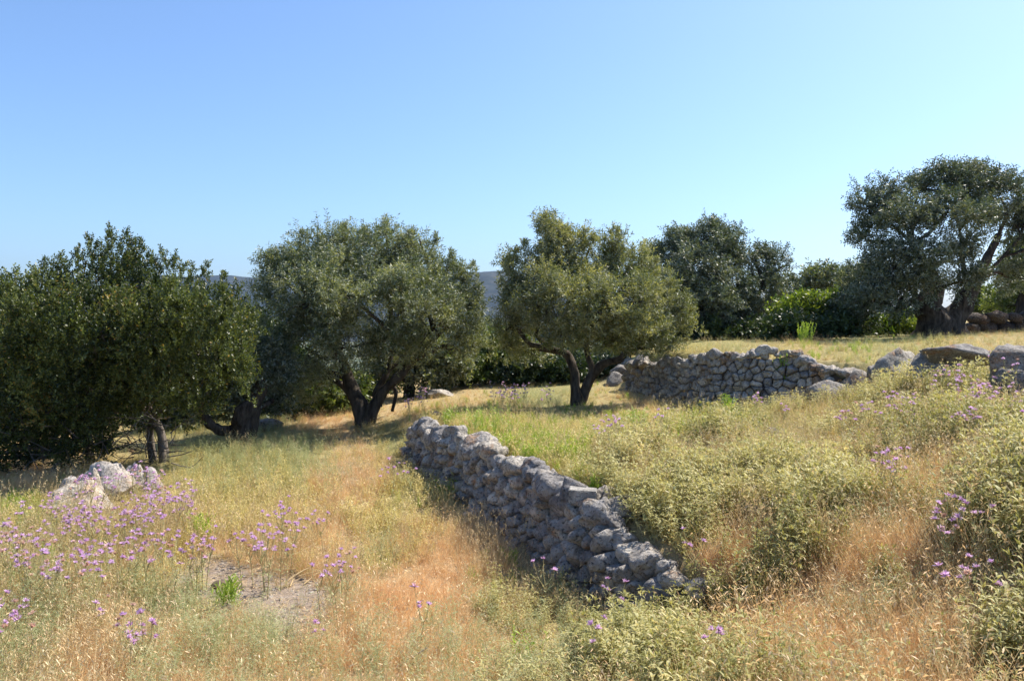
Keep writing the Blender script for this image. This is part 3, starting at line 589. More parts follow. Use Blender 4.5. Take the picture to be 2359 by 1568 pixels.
def tree(name, label, cat, base_px, base_py, d, trunks, lobes, leafmat, bark='bark', ll=.072, lw=.019, nclump=150, per=26, k=18, sprig=.20, csize=.30,
         up=.5, seed=1, group=None, thick=.8, shell=(.55, 1.0), limbs=True, spread=.9, tall=.85, twig=True, bark_sides=12, snap=True):
    """trunks: lists of (px,py,radius,depth offset) in photo units; lobes: (px,py,rx,ry,depth offset) in photo units"""
    g = np.random.default_rng(seed); s_ = K / FPX * d
    bx = (base_px * K - 512) / FPX * d; bz = H(bx, d) if snap else EYE - (base_py * K - HOR) / FPX * d
    root = empty(name, (bx, d, bz)); tag(root, label, cat, group)
    def loc(px, py, dy): 
        dd = d + dy; return np.array([(px * K - 512) / FPX * dd - bx, dy, EYE - (py * K - HOR) / FPX * dd - bz])
    tr = []; tips = []
    for T in trunks:
        pts = [loc(a, b, c) for a, b, _, c in T]; rad = [r for _, _, r, _ in T]
        if T[0][1] >= base_py - 3: pts[0][2] = -.12; 
        tr.append(tube_np(pts, rad, bark_sides, .8, seed, 5)); tips += [(p_, r) for p_, r in zip(pts[1:], rad[1:])]
    if tr: link('trunk', mesh_np('trunk', *join(tr), M[bark], smooth=True), root)
    cut = csize * .42
    Lb = [(loc(a, b, e), np.maximum(np.array([rx * s_, (rx + ry) * .5 * s_ * thick, ry * s_]) - cut, .06)) for a, b, rx, ry, e in lobes]
    vol = np.array([np.prod(r) ** (2 / 3) for _, r in Lb]); vol /= vol.sum()
    cs, cd, ln_ = [], [], []; nclump = int(nclump * 1.28); per = int(per * 1.05)
    for i, (c, r) in enumerate(Lb):
        m_ = max(2, int(round(nclump * vol[i]))); u = g.normal(size=(m_, 3)); u /= np.linalg.norm(u, axis=1)[:, None]
        rr = g.uniform(shell[0], shell[1], m_)[:, None]; cs.append(c + u * r * rr); cd.append(u); ln_ += [m_] * m_
    cs = np.vstack(cs); cd = np.vstack(cd); lobe_n = np.array(ln_)
    if len(cs) > 60: kv = fbm(cs * 1.5 / max(csize * 4, .8) + seed * 9.1, seed, 2); kp = (kv > np.quantile(kv, .07)) | (lobe_n < 9); cs, cd = cs[kp], cd[kp]
    # limbs reach every lobe, twigs reach every clump
    tw = []
    if limbs and tips:
        for i, (c, r) in enumerate(Lb):
            q = min(tips, key=lambda t_: np.linalg.norm(t_[0] - c) + (0 if t_[0][2] < c[2] else 1.5)); a = q[0]; mid = (a + c) / 2 + g.normal(size=3) * .08 * np.linalg.norm(c - a) + np.array([0, 0, .05])
            V, F = tube_np([a, mid, c + g.normal(size=3) * .05], [min(q[1] * .7, .09), .04, .018], 7, .3, seed + i, 4)
            link('limb', mesh_np('limb', V, F, M[bark], smooth=True), root)
    if twig:
        j0 = 0
        for p_ in cs[:: 1 if len(cs) < 260 else 2]:
            c = min(Lb, key=lambda l_: np.linalg.norm((l_[0] - p_) / l_[1]))[0]; mid = (c * .4 + p_ * .6) + g.normal(size=3) * .05 - np.array([0, 0, .05])
            tw.append(tube_np([c * .75 + p_ * .25, mid, p_], [.014, .009, .004], 4, 0, 0, 1))
        link('twigs', mesh_np('twigs', *join(tw), M[bark]), root)['kind'] = 'stuff'
    n = len(cs); ctint = np.clip(.4 + g.normal(size=n) * .2, .0, .95)
    csz = csize * .9 * g.uniform(.55, 1.3, n)
    u = g.normal(size=(n, per, 3)); u /= np.linalg.norm(u, axis=2)[..., None]
    off = u * (g.random((n, per, 1)) ** .45) * csz[:, None, None] * np.array([1, 1, tall])
    P = (cs[:, None] + off).reshape(-1, 3)
    D = (u * .8 + cd[:, None] * .6 + g.normal(size=(n, per, 3)) * .35); D[..., 2] += up; D = D.reshape(-1, 3)
    L = sprig * g.uniform(.6, 1.4, len(P))
    V, F, T_ = leaves_np(P, D, L, k, ll, lw, spread=spread, tvar=np.repeat(ctint, per), g=g)
    gz = height(V[:, 0] + bx, V[:, 1] + d, False) - bz if V[:, 2].min() < .35 else None
    if gz is not None:
        ok = (V[:, 2] > gz + .03).reshape(-1, 4).all(1); V = V.reshape(-1, 4, 3)[ok].reshape(-1, 3); T_ = T_.reshape(-1, 4)[ok].ravel(); F = np.arange(len(V)).reshape(-1, 4)
    link('crown', mesh_np('crown', V, F, M[leafmat], T_), root)
    return root, loc, len(F)
def shoots(root, loc, spec, mat, ll, lw, seed):
    g = np.random.default_rng(seed); P, D, L = [], [], []
    for px, py, hgt, e in spec:
        hgt = hgt * 1.25; b = loc(px, py + hgt, e); t_ = loc(px + g.uniform(-8, 8), py, e); n = 40
        for j in range(n):
            f = j / n; rad = .12 * (1 - f) + .012
            P.append(b + (t_ - b) * f + g.normal(size=3) * rad); D.append(np.array([g.normal() * .35, g.normal() * .35, 1])); L.append(.10)
    V, F, T_ = leaves_np(np.array(P), np.array(D), np.array(L), 12, ll, lw, spread=.7, tvar=np.full(len(P), .5), g=g)
    link('shoots', mesh_np('shoots', V, F, M[mat], T_), root)['kind'] = 'stuff'
NL = 0
# middle-left olive (broad round crown, two-stemmed trunk)
r_, loc_, n_ = tree('olive_tree', 'broad round olive with a forked dark trunk past the far end of the low wall', 'olive tree', 838, 985, 15.0,
    [[(838, 990, .19, 0), (836, 955, .15, 0), (824, 920, .125, .05), (800, 870, .095, .1), (785, 820, .08, .1), (740, 760, .05, .2)],
     [(845, 990, .14, -.05), (858, 945, .115, -.1), (880, 905, .095, -.1), (912, 870, .08, -.2), (950, 830, .07, -.2), (1000, 780, .045, 0)],
     [(868, 935, .09, 0), (872, 890, .07, .1), (895, 850, .055, .2), (905, 790, .04, .3)]],
    [(660, 650, 78, 78, .2), (720, 600, 72, 66, -.2), (800, 590, 80, 66, .1), (890, 590, 85, 74, -.1), (970, 620, 80, 72, .1), (1030, 670, 76, 72, 0), (1060, 740, 56, 70, .1), (780, 640, 100, 66, -.6), (900, 640, 95, 66, -.7), (700, 640, 76, 62, -.4), (985, 670, 76, 62, -.5), (630, 820, 50, 60, .2), (1080, 780, 40, 60, .2),
     (1000, 750, 86, 80, -.8), (920, 700, 100, 90, -1.2), (820, 690, 110, 90, -1.2), (730, 690, 95, 85, -.9), (650, 740, 70, 80, -.2), (700, 810, 92, 75, -.4), (800, 800, 95, 60, -.9),
     (900, 800, 80, 50, -.5), (1040, 800, 60, 45, .3), (680, 890, 62, 48, .4), (740, 880, 62, 50, .4), (960, 820, 60, 40, .7), (850, 660, 130, 110, .9), (622, 605, 24, 26, 0), (770, 545, 40, 26, 0), (895, 535, 44, 26, 0), (960, 560, 34, 24, 0), (705, 555, 34, 22, 0)],
    'olive', nclump=290, per=26, k=16, seed=3, csize=.27, sprig=.2, thick=1.0); NL += n_
gs = np.random.default_rng(6)
shoots(r_, loc_, [(a, b, gs.uniform(34, 60), gs.uniform(-.4, .4)) for a, b in [(600, 640), (618, 585), (650, 572), (700, 535), (745, 545), (790, 520), (840, 528), (890, 513), (945, 532), (1000, 545), (1040, 580), (1085, 612), (1108, 660)]], 'olive', .07, .018, 31)
# hanging cut limb
V, F = tube_np([loc_(930, 860, .1), loc_(905, 880, .1), loc_(912, 905, .1), loc_(903, 946, .1)], [.04, .05, .045, .035], 8, .5, 4, 4)
tag(link('limb', mesh_np('limb', V, F, M['bark'], smooth=True), r_), 'sawn off limb stump hanging down beside the trunk')
# olive right of centre (open crown, trunk with two heavy arms)
r_, loc_, n_ = tree('olive_tree', 'yellowish olive tree with a dark gnarled trunk and low arms, left of the terrace wall', 'olive tree', 1330, 930, 14.5,
    [[(1328, 938, .115, 0), (1326, 895, .095, 0), (1322, 850, .09, 0), (1305, 815, .08, .1), (1265, 800, .07, .1), (1235, 770, .045, 0)],
     [(1336, 935, .10, .1), (1345, 900, .09, .1), (1365, 860, .08, .1), (1395, 835, .07, 0), (1430, 825, .06, -.1), (1445, 790, .04, -.1)],
     [(1350, 890, .08, 0), (1362, 850, .06, 0), (1352, 815, .05, 0), (1345, 770, .035, 0)],
     [(1265, 800, .05, .1), (1220, 790, .035, 0), (1195, 760, .03, -.1)]],
    [(1190, 670, 46, 60, 0), (1215, 720, 60, 58, -.2), (1240, 630, 60, 66, .1), (1290, 600, 58, 60, 0), (1330, 665, 70, 56, -.5), (1260, 690, 80, 66, -.8), (1350, 710, 90, 66, -1.0), (1440, 700, 82, 70, -.8),
     (1420, 620, 46, 56, .1), (1500, 650, 58, 60, .1), (1530, 710, 52, 50, .1), (1480, 750, 74, 50, -.3), (1390, 775, 80, 46, -.4), (1300, 765, 64, 40, -.4), (1268, 545, 44, 54, .1), (1300, 560, 36, 50, .1), (1362, 572, 26, 52, .2), (1418, 575, 30, 60, .1),
     (1180, 600, 22, 26, 0), (1575, 712, 22, 22, 0), (1300, 555, 26, 30, 0), (1470, 620, 40, 44, 0), (1330, 640, 66, 44, -.2), (1430, 660, 70, 46, -.3), (1180, 750, 52, 50, 0), (1165, 790, 40, 44, .3), (1530, 765, 58, 46, .1), (1475, 795, 56, 34, .1), (1230, 800, 44, 30, .4)],
    'olive_yellow', nclump=215, per=25, k=16, seed=7, csize=.22, sprig=.19, thick=1.0, up=.7); NL += n_
gs = np.random.default_rng(7)
shoots(r_, loc_, [(a, b, gs.uniform(34, 60), gs.uniform(-.4, .4)) for a, b in [(1255, 505), (1268, 515), (1292, 518), (1330, 545), (1352, 532), (1362, 545), (1412, 532), (1424, 560), (1450, 570), (1480, 565), (1190, 575), (1172, 600), (1210, 560), (1585, 690), (1598, 715), (1545, 650), (1510, 600)]], 'olive_yellow', .07, .018, 32)
# oak on the left, crown down to the ground
r_, loc_, n_ = tree('oak_tree', 'dark bushy evergreen oak with spiky upright shoots, filling the left side down to the grass', 'evergreen tree', 370, 1045, 11.5,
    [[(358, 1052, .07, .1), (345, 1000, .06, .1), (350, 950, .05, 0), (320, 900, .04, 0)], [(375, 1050, .06, 0), (372, 1000, .055, 0), (355, 975, .05, 0), (380, 930, .04, 0), (420, 880, .03, 0)],
     [(388, 1045, .05, .1), (375, 1000, .045, .1), (352, 960, .04, .1), (290, 900, .035, .2)], [(120, 1100, .07, -.3), (150, 1040, .05, -.3), (200, 960, .04, -.2)], [(210, 1075, .06, 0), (200, 1000, .05, 0), (160, 900, .04, .1)]],
    [(252, 625, 56, 56, .2), (205, 685, 100, 74, -.3), (325, 665, 90, 66, -.1), (420, 710, 84, 60, .1), (500, 745, 70, 56, .1), (530, 790, 64, 66, 0), (470, 800, 96, 80, -.6), (350, 760, 120, 90, -1.0), (220, 780, 120, 100, -1.2),
     (100, 700, 90, 80, -.3), (20, 730, 80, 90, -.1), (-70, 760, 80, 110, 0), (60, 820, 110, 100, -1.0), (480, 870, 100, 50, -.2), (330, 870, 110, 60, -.8), (180, 900, 120, 90, -1.0), (40, 940, 110, 100, -.8), (-60, 920, 90, 120, -.3),
     (20, 1040, 90, 60, -.4), (150, 1000, 90, 60, -.3), (90, 1060, 60, 40, -.3), (-70, 1060, 90, 60, -.2), (240, 960, 80, 40, 0), (420, 925, 74, 40, -.2), (300, 945, 84, 50, -.4), (180, 1020, 84, 60, -.6), (520, 850, 70, 50, -.2), (260, 780, 200, 140, .8), (100, 880, 160, 140, .8), (-160, 860, 90, 130, 0)],
    'oak', 'bark_grey', ll=.045, lw=.025, nclump=430, per=24, k=15, seed=12, csize=.17, sprig=.2, thick=1.0, up=1.2, spread=.7, tall=1.7); NL += n_
# spiky shoots on the oak's top
gs = np.random.default_rng(5)
top_oak = [(0, 640), (40, 628), (75, 640), (108, 602), (150, 590), (175, 575), (210, 548), (245, 522), (262, 545), (290, 538), (325, 560), (345, 590), (372, 580), (402, 590), (440, 615), (472, 612), (510, 632), (540, 662), (565, 690), (590, 720), (20, 660), (130, 610), (230, 560), (310, 555), (-30, 640), (-80, 650), (420, 612), (360, 600)]
shoots(r_, loc_, [(a, b, gs.uniform(45, 80), gs.uniform(-.3, .3)) for a, b in top_oak] + [(gs.uniform(20, 560), gs.uniform(650, 860), gs.uniform(30, 55), gs.uniform(-1.6, -.9)) for _ in range(90)], 'oak', .042, .02, 8)
# bare grey twigs low in the oak
tw = []
for _ in range(150):
    a = np.array([gs.uniform(20, 400), gs.uniform(960, 1090)]); e = gs.uniform(-1.1, .2); an = gs.uniform(-.4, 3.5); l_ = gs.uniform(30, 110)
    b = a + np.array([math.cos(an), -abs(math.sin(an)) * .7]) * l_; m_ = (a + b) / 2 + gs.normal(size=2) * 8
    tw.append(tube_np([loc_(*a, e), loc_(*m_, e + .1), loc_(*b, e + gs.uniform(-.3, .3))], [.009, .006, .003], 4, 0, 0, 2))
link('twigs', mesh_np('twigs', *join(tw), M['bark_grey']), r_)['kind'] = 'stuff'

# crooked olive behind the oak
r_, loc_, n_ = tree('olive_tree', 'crooked old olive with a low sideways limb, shaded between the oak and the round olive', 'olive tree', 555, 1018, 13.3,
    [[(545, 1022, .20, 0), (552, 985, .16, 0), (560, 950, .17, 0), (590, 915, .12, .1), (600, 870, .09, .1)], [(548, 985, .12, 0), (515, 990, .09, -.1), (485, 975, .085, -.1), (470, 950, .07, -.1), (462, 920, .05, 0)], [(572, 1018, .12, .1), (582, 985, .10, .1), (590, 940, .09, .1)]],
    [(500, 890, 60, 40, .2), (560, 870, 70, 46, .3), (620, 870, 60, 50, .5), (600, 820, 60, 50, .6), (540, 810, 60, 50, .7), (640, 920, 34, 34, .8), (470, 930, 30, 22, .1)],
    'olive_dark', nclump=110, per=24, k=15, seed=15, csize=.24, ll=.07, lw=.024); NL += n_
# dark olive behind the terrace wall
r_, loc_, n_ = tree('olive_tree', 'dark grey green olive standing in the raised field behind the bulging wall', 'olive tree', 1620, 800, 21.0,
    [[(1620, 802, .2, 0), (1625, 770, .17, 0), (1610, 730, .12, 0), (1580, 690, .08, .2)], [(1630, 795, .15, 0), (1660, 750, .12, 0), (1710, 710, .08, .1), (1760, 660, .05, 0)], [(1620, 770, .1, 0), (1640, 700, .08, 0), (1645, 640, .05, .2)]],
    [(1570, 560, 50, 46, .2), (1640, 555, 50, 46, 0), (1530, 600, 42, 50, .2), (1600, 620, 70, 60, -.8), (1680, 600, 40, 50, -.3), (1560, 680, 66, 60, -.8), (1640, 690, 64, 60, -.9), (1590, 750, 70, 46, -.6), (1700, 760, 50, 40, -.2),
     (1740, 590, 36, 38, .1), (1795, 605, 28, 36, .1), (1750, 650, 46, 36, 0), (1780, 680, 26, 26, .2), (1700, 680, 40, 50, -.4), (1740, 730, 40, 40, 0), (1560, 780, 60, 24, -.4), (1690, 545, 20, 20, 0)],
    'olive_dark', nclump=210, per=22, k=15, seed=21, csize=.30, ll=.085, lw=.032, sprig=.24, up=.6, thick=1.1); NL += n_
# big olive on the right
r_, loc_, n_ = tree('olive_tree', 'tall old olive with a very thick double trunk and sky showing through its crown', 'olive tree', 2160, 778, 18.5,
    [[(2145, 785, .50, 0), (2145, 740, .38, 0), (2138, 705, .34, 0), (2150, 670, .24, .1), (2140, 620, .12, .1), (2100, 560, .07, .1)],
     [(2200, 785, .32, .1), (2195, 745, .28, .1), (2215, 705, .24, .1), (2235, 665, .17, 0), (2270, 600, .10, 0), (2300, 540, .06, .1)],
     [(2235, 670, .08, 0), (2262, 640, .06, -.1), (2310, 590, .04, 0), (2350, 545, .03, 0)], [(2230, 660, .08, .1), (2215, 600, .05, .2), (2210, 530, .04, .1), (2190, 470, .03, 0)],
     [(2150, 680, .12, 0), (2110, 690, .07, -.3), (2060, 715, .05, -.4)]],
    [(2000, 480, 46, 40, .1), (2030, 450, 42, 40, 0), (2080, 500, 60, 56, -.6), (2000, 540, 40, 40, .1), (2110, 440, 46, 36, .1), (2180, 430, 60, 46, 0), (2250, 420, 60, 46, .1), (2300, 450, 56, 50, .1), (2180, 500, 66, 50, -.9), (2340, 510, 50, 46, .1), (2390, 560, 50, 60, 0),
     (2260, 500, 50, 36, -.6), (2060, 600, 60, 56, -.6), (2130, 600, 60, 56, -1.1), (2080, 680, 62, 50, -.9), (2010, 690, 50, 50, -.5), (1985, 640, 40, 36, .2), (2200, 600, 50, 40, -1.0), (2240, 560, 30, 30, -.9), (2230, 640, 40, 34, -1.0), (1970, 700, 40, 36, 0),
     (2330, 640, 50, 40, .5), (2400, 480, 60, 60, .2), (2230, 395, 26, 20, 0), (2160, 400, 24, 18, 0)],
    'olive_dark', nclump=250, per=20, k=15, seed=25, csize=.27, ll=.08, lw=.028, sprig=.24, up=.5, thick=1.1, shell=(.5, 1.05)); NL += n_

BG = [ # name, label, cat, base px,py,d, lobes, mat, nclump, csize
 ('bush', 'bright yellow green bush between the two dark olives of the raised field', 'bush', 1860, 790, 19.5, [(1815, 730, 34, 34, 0), (1850, 720, 44, 40, 0), (1905, 715, 44, 40, 0)], 'shrub_bright', 50, .26),
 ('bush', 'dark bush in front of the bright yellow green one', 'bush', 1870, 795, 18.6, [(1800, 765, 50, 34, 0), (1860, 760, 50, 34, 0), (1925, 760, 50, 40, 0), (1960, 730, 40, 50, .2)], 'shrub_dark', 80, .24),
 ('tree', 'distant grey green tree rising behind the bright bush', 'tree', 1870, 780, 27, [(1840, 665, 50, 40, 0), (1900, 655, 54, 44, 0), (1875, 635, 44, 34, 0), (1950, 665, 60, 50, .5), (1820, 700, 50, 50, 0), (1985, 640, 44, 44, .3)], 'olive', 110, .36),
 ('bush', 'fresh green bush left of the thick double trunk', 'bush', 2060, 790, 20.5, [(2030, 760, 36, 24, 0), (2080, 750, 40, 30, 0), (2010, 775, 40, 20, 0)], 'shrub_bright', 40, .22),
 ('tree', 'dark tree with yellow green leaves at the right edge', 'tree', 2345, 740, 21.5, [(2360, 600, 44, 50, 0), (2340, 640, 36, 30, 0), (2400, 620, 60, 80, 0), (2300, 700, 40, 20, .5)], 'shrub', 70, .3),
 ('bush', 'shady bush behind the brown terrace edge at the far right', 'bush', 2290, 740, 24, [(2260, 690, 40, 36, 0), (2310, 700, 44, 34, 0), (2380, 700, 50, 40, 0)], 'shrub', 50, .3),
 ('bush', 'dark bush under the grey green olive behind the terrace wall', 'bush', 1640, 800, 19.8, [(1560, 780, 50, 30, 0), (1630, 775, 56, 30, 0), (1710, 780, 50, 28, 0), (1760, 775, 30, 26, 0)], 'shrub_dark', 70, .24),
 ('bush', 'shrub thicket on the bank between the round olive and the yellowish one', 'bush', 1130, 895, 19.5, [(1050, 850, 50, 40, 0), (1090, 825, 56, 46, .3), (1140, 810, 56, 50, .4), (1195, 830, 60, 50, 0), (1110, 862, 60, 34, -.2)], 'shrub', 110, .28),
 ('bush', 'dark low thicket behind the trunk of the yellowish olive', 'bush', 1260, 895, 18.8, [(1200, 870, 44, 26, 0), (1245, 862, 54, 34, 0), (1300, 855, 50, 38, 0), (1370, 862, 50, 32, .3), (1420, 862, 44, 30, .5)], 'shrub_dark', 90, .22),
 ('bush', 'grey green shrubs far behind the trunk of the yellowish olive', 'bush', 1420, 870, 23, [(1330, 830, 56, 40, 0), (1410, 820, 56, 44, 0), (1470, 810, 50, 40, 0)], 'olive', 70, .34),
 ('tree', 'leaning far olive seen under the right side of the round olive', 'olive tree', 938, 918, 18.6, [(960, 805, 60, 50, 0), (1030, 835, 50, 40, 0), (900, 810, 50, 50, 0), (985, 865, 54, 30, 0), (880, 880, 40, 30, .5)], 'olive', 96, .28),
 ('bush', 'green bush in the shade under the left side of the round olive', 'bush', 740, 960, 17.2, [(640, 915, 50, 44, 0), (700, 918, 60, 40, 0), (765, 912, 56, 40, 0), (815, 895, 40, 36, .3)], 'shrub', 100, .24),
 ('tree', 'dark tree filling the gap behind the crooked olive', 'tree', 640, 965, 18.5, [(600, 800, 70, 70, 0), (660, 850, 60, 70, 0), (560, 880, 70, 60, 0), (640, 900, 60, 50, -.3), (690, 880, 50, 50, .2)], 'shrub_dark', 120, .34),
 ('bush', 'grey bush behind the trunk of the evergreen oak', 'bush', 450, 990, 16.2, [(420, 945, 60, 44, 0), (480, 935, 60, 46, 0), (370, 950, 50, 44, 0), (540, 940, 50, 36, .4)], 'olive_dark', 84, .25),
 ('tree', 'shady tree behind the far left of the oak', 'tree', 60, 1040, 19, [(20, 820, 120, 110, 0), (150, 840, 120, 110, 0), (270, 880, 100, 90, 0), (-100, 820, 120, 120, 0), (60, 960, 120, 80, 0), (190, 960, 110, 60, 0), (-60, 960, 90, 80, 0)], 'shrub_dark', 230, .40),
 ('tree', 'far green tree whose crown shows between the oak and the round olive', 'tree', 590, 940, 26, [(570, 740, 50, 60, 0), (610, 790, 60, 60, 0), (540, 800, 60, 60, 0)], 'shrub', 70, .42),
 ('tree', 'far grey green tree in the gap left of the yellowish olive', 'tree', 1130, 860, 27, [(1120, 760, 34, 30, 0), (1090, 790, 50, 36, 0), (1150, 795, 50, 36, 0)], 'olive_dark', 50, .36)]
for i, (nm, lb, ct, bx_, by_, d_, lob, mt, nc, cz) in enumerate(BG):
    tr_ = [[(bx_, by_ + 4, .14, 0), (bx_ + 6, by_ - 40, .11, 0), (bx_ + 14, by_ - 80, .08, 0)]] if nm == 'tree' else [[(bx_, by_ + 2, .05, 0), (bx_ + 4, by_ - 25, .04, 0)], [(bx_ - 8, by_ + 2, .05, 0), (bx_ - 20, by_ - 25, .03, 0)]]
    r_, loc_, n_ = tree(nm if ct != 'olive tree' else 'olive_tree', lb, ct, bx_, by_, d_, tr_, lob, mt, nclump=nc, per=15, k=11, seed=100 + i, csize=cz, ll=.11, lw=.05, sprig=.24, thick=1.1, twig=False, bark_sides=8, up=.4); NL += n_
print('leaves', NL)

# ------------------------------------------------------------------ herb prototypes (meshes shared by all copies)
def g_dry(s):
    random.seed(s); b = MB()
    for _ in range(46):
        a = R(0, 6.28); r = R(0, .09); L = R(.09, .27)
        b.blade((math.cos(a) * r, math.sin(a) * r, -.02), R(0, 6.28), L, R(.05, .5), R(.1, 1.0), R(.0022, .004), M['dry'], random.random())
    for _ in range(7):
        a = R(0, 6.28); r = R(0, .07); tip = b.blade((math.cos(a) * r, math.sin(a) * r, -.02), R(0, 6.28), R(.22, .38), R(.0, .35), R(.1, .7), .0022, M['dry'], R(.4, 1))
        b.leaf(tip, unit(R(0, 6.28), R(.2, 1.2)), (0, 1, .1), R(.02, .045), .007, .3, M['dry'], R(.5, 1), 2)
    return b
def g_lit(s):                      # short matted grass
    random.seed(s); b = MB()
    for _ in range(44):
        a = R(0, 6.28); r = R(0, .13)
        b.blade((math.cos(a) * r, math.sin(a) * r, -.01), R(0, 6.28), R(.05, .15), R(.3, 1.2), R(.2, 1.0), R(.002, .004), M['dry'], random.random(), 2)
    return b
def g_straw(s):
    random.seed(s); b = MB()
    for _ in range(12):
        a = R(0, 6.28); r = R(0, .07); tip = b.blade((math.cos(a) * r, math.sin(a) * r, -.02), R(0, 6.28), R(.28, .55), R(.0, .35), R(.1, .8), .003, M['straw'], R(.1, 1), 4)
        for q in range(5):
            b.leaf(tip + np.array([R(-.01, .01), R(-.01, .01), -q * .012]), unit(R(0, 6.28), R(.3, 1.3)), (0, 1, .1), R(.014, .026), .005, .4, M['straw'], R(.4, 1), 2)
    for _ in range(12):
        b.blade((R(-.05, .05), R(-.05, .05), -.02), R(0, 6.28), R(.1, .25), R(.1, .6), R(.2, 1.2), .004, M['straw'], R(0, .8))
    return b
def g_yherb(s):
    random.seed(s); b = MB()
    for _ in range(11):
        az = R(0, 6.28); L = R(.12, .30); le = R(.05, .45); p0 = (R(-.06, .06), R(-.06, .06), -.02); b.blade(p0, az, L, le, .3, .003, M['stem'], random.random())
        d = np.array([math.cos(az) * math.sin(le + .15), math.sin(az) * math.sin(le + .15), math.cos(le + .15)])
        n = int(L / .018)
        for q in range(2, n):
            f = q / n; b.leaf(np.array(p0) + d * L * f, unit(R(0, 6.28), R(-.1, .9)), (0, 0, 1), R(.022, .045), R(.006, .011), R(.1, 1.0), M['yherb'], min(1, max(0, R(-.1, .9) + .25 * f)), 2)
    return b
def g_pherb(s):                    # eryngo: stiff stems, starry spiny leaves
    random.seed(s); b = MB()
    for _ in range(5):
        az = R(0, 6.28); L = R(.18, .42); le = R(.0, .35); p0 = np.array((R(-.04, .04), R(-.04, .04), -.02)); b.blade(p0, az, L, le, .1, .0035, M['pherb'], R(.2, .8))
        d = np.array([math.cos(az) * math.sin(le + .05), math.sin(az) * math.sin(le + .05), math.cos(le + .05)])
        n = int(L / .035)
        for q in range(1, n + 1):
            f = q / n; c = p0 + d * L * f + np.array([R(-.03, .03), R(-.03, .03), 0]) * (f > .4)
            for _k in range(6):
                b.leaf(c, unit(R(0, 6.28), R(-.3, .8)), (0, 0, 1), R(.016, .034), R(.004, .007), .2, M['pherb'], R(.1, 1), 1)
            if f > .5 and random.random() < .6: 
                a2 = R(0, 6.28); t_ = b.blade(c, a2, R(.05, .10), .8, -.3, .002, M['pherb'], .5, 2)
                for _k in range(6): b.leaf(t_, unit(R(0, 6.28), R(-.2, .8)), (0, 0, 1), R(.014, .026), .005, .1, M['pherb'], R(.3, 1), 1)
    return b
def sage_stems(s, mat='sage', n=10, hgt=(.2, .42)):
    random.seed(s); b = MB(); st_ = MB()
    for _ in range(n):
        az = R(0, 6.28); L = R(*hgt); le = R(.0, .55); p0 = np.array((R(-.08, .08), R(-.08, .08), -.03))
        tip = st_.blade(p0, az, L, le, -.15, .0045, M['stem'], random.random())
        d = tip - p0; m_ = int(L / .045); tw_ = R(0, 3.1)
        for q in range(1, m_ + 1):
            f = q / m_; c = p0 + d * f; tw_ += 1.57; sc = 1.15 - .45 * f
            for sgn in (0, math.pi):
                tn = R(.1, .75) if f > .4 else R(.5, 1)
                b.leaf(c, unit(tw_ + sgn + R(-.3, .3), R(.45, 1.0)), (0, 0, 1), R(.050, .092) * sc, R(.012, .020) * sc, R(1.1, 2.3), M[mat], tn, 3)
        for q in range(3): b.leaf(tip, unit(R(0, 6.28), R(.9, 1.4)), (0, 1, 0), R(.025, .04), .009, .5, M[mat], R(.3, .7), 2)
    return b, st_
def g_sage(s, mat='sage'):
    b, st_ = sage_stems(s, mat); o = len(b.v)
    b.v += st_.v; b.t += st_.t; k = b.mi(M['stem'])
    for f in st_.f: b.f.append(tuple(i + o for i in f)); b.m.append(k)
    return b
def g_green(s):
    random.seed(s); b = MB()
    for _ in range(16):
        az = R(0, 6.28); L = R(.12, .28); le = R(.0, .4); p0 = np.array((R(-.07, .07), R(-.07, .07), -.02)); tip = b.blade(p0, az, L, le, .1, .004, M['green'], .3); d = tip - p0
        n = int(L / .016)
        for q in range(n): b.leaf(p0 + d * (q + 1) / n, unit(R(0, 6.28), R(.5, 1.3)), (0, 1, .2), R(.03, .055), R(.006, .010), .3, M['green'], R(0, 1), 2)
    return b
def protos(fn, n, nm, **kw):
    return [bpy.data.objects.new(nm, fn(200 + 7 * i, **kw).mesh(nm)) for i in range(n)]
PR = dict(dry=protos(g_dry, 6, 'dry_tuft'), lit=protos(g_lit, 4, 'short_tuft'), straw=protos(g_straw, 5, 'straw_tuft'), yherb=protos(g_yherb, 5, 'herb_tuft'), pherb=protos(g_pherb, 5, 'eryngo_tuft'),
          sage=protos(g_sage, 5, 'sage_tuft'), sage2=protos(g_sage, 4, 'sage_tuft', mat='sage_dark'), green=protos(g_green, 4, 'green_tuft'))

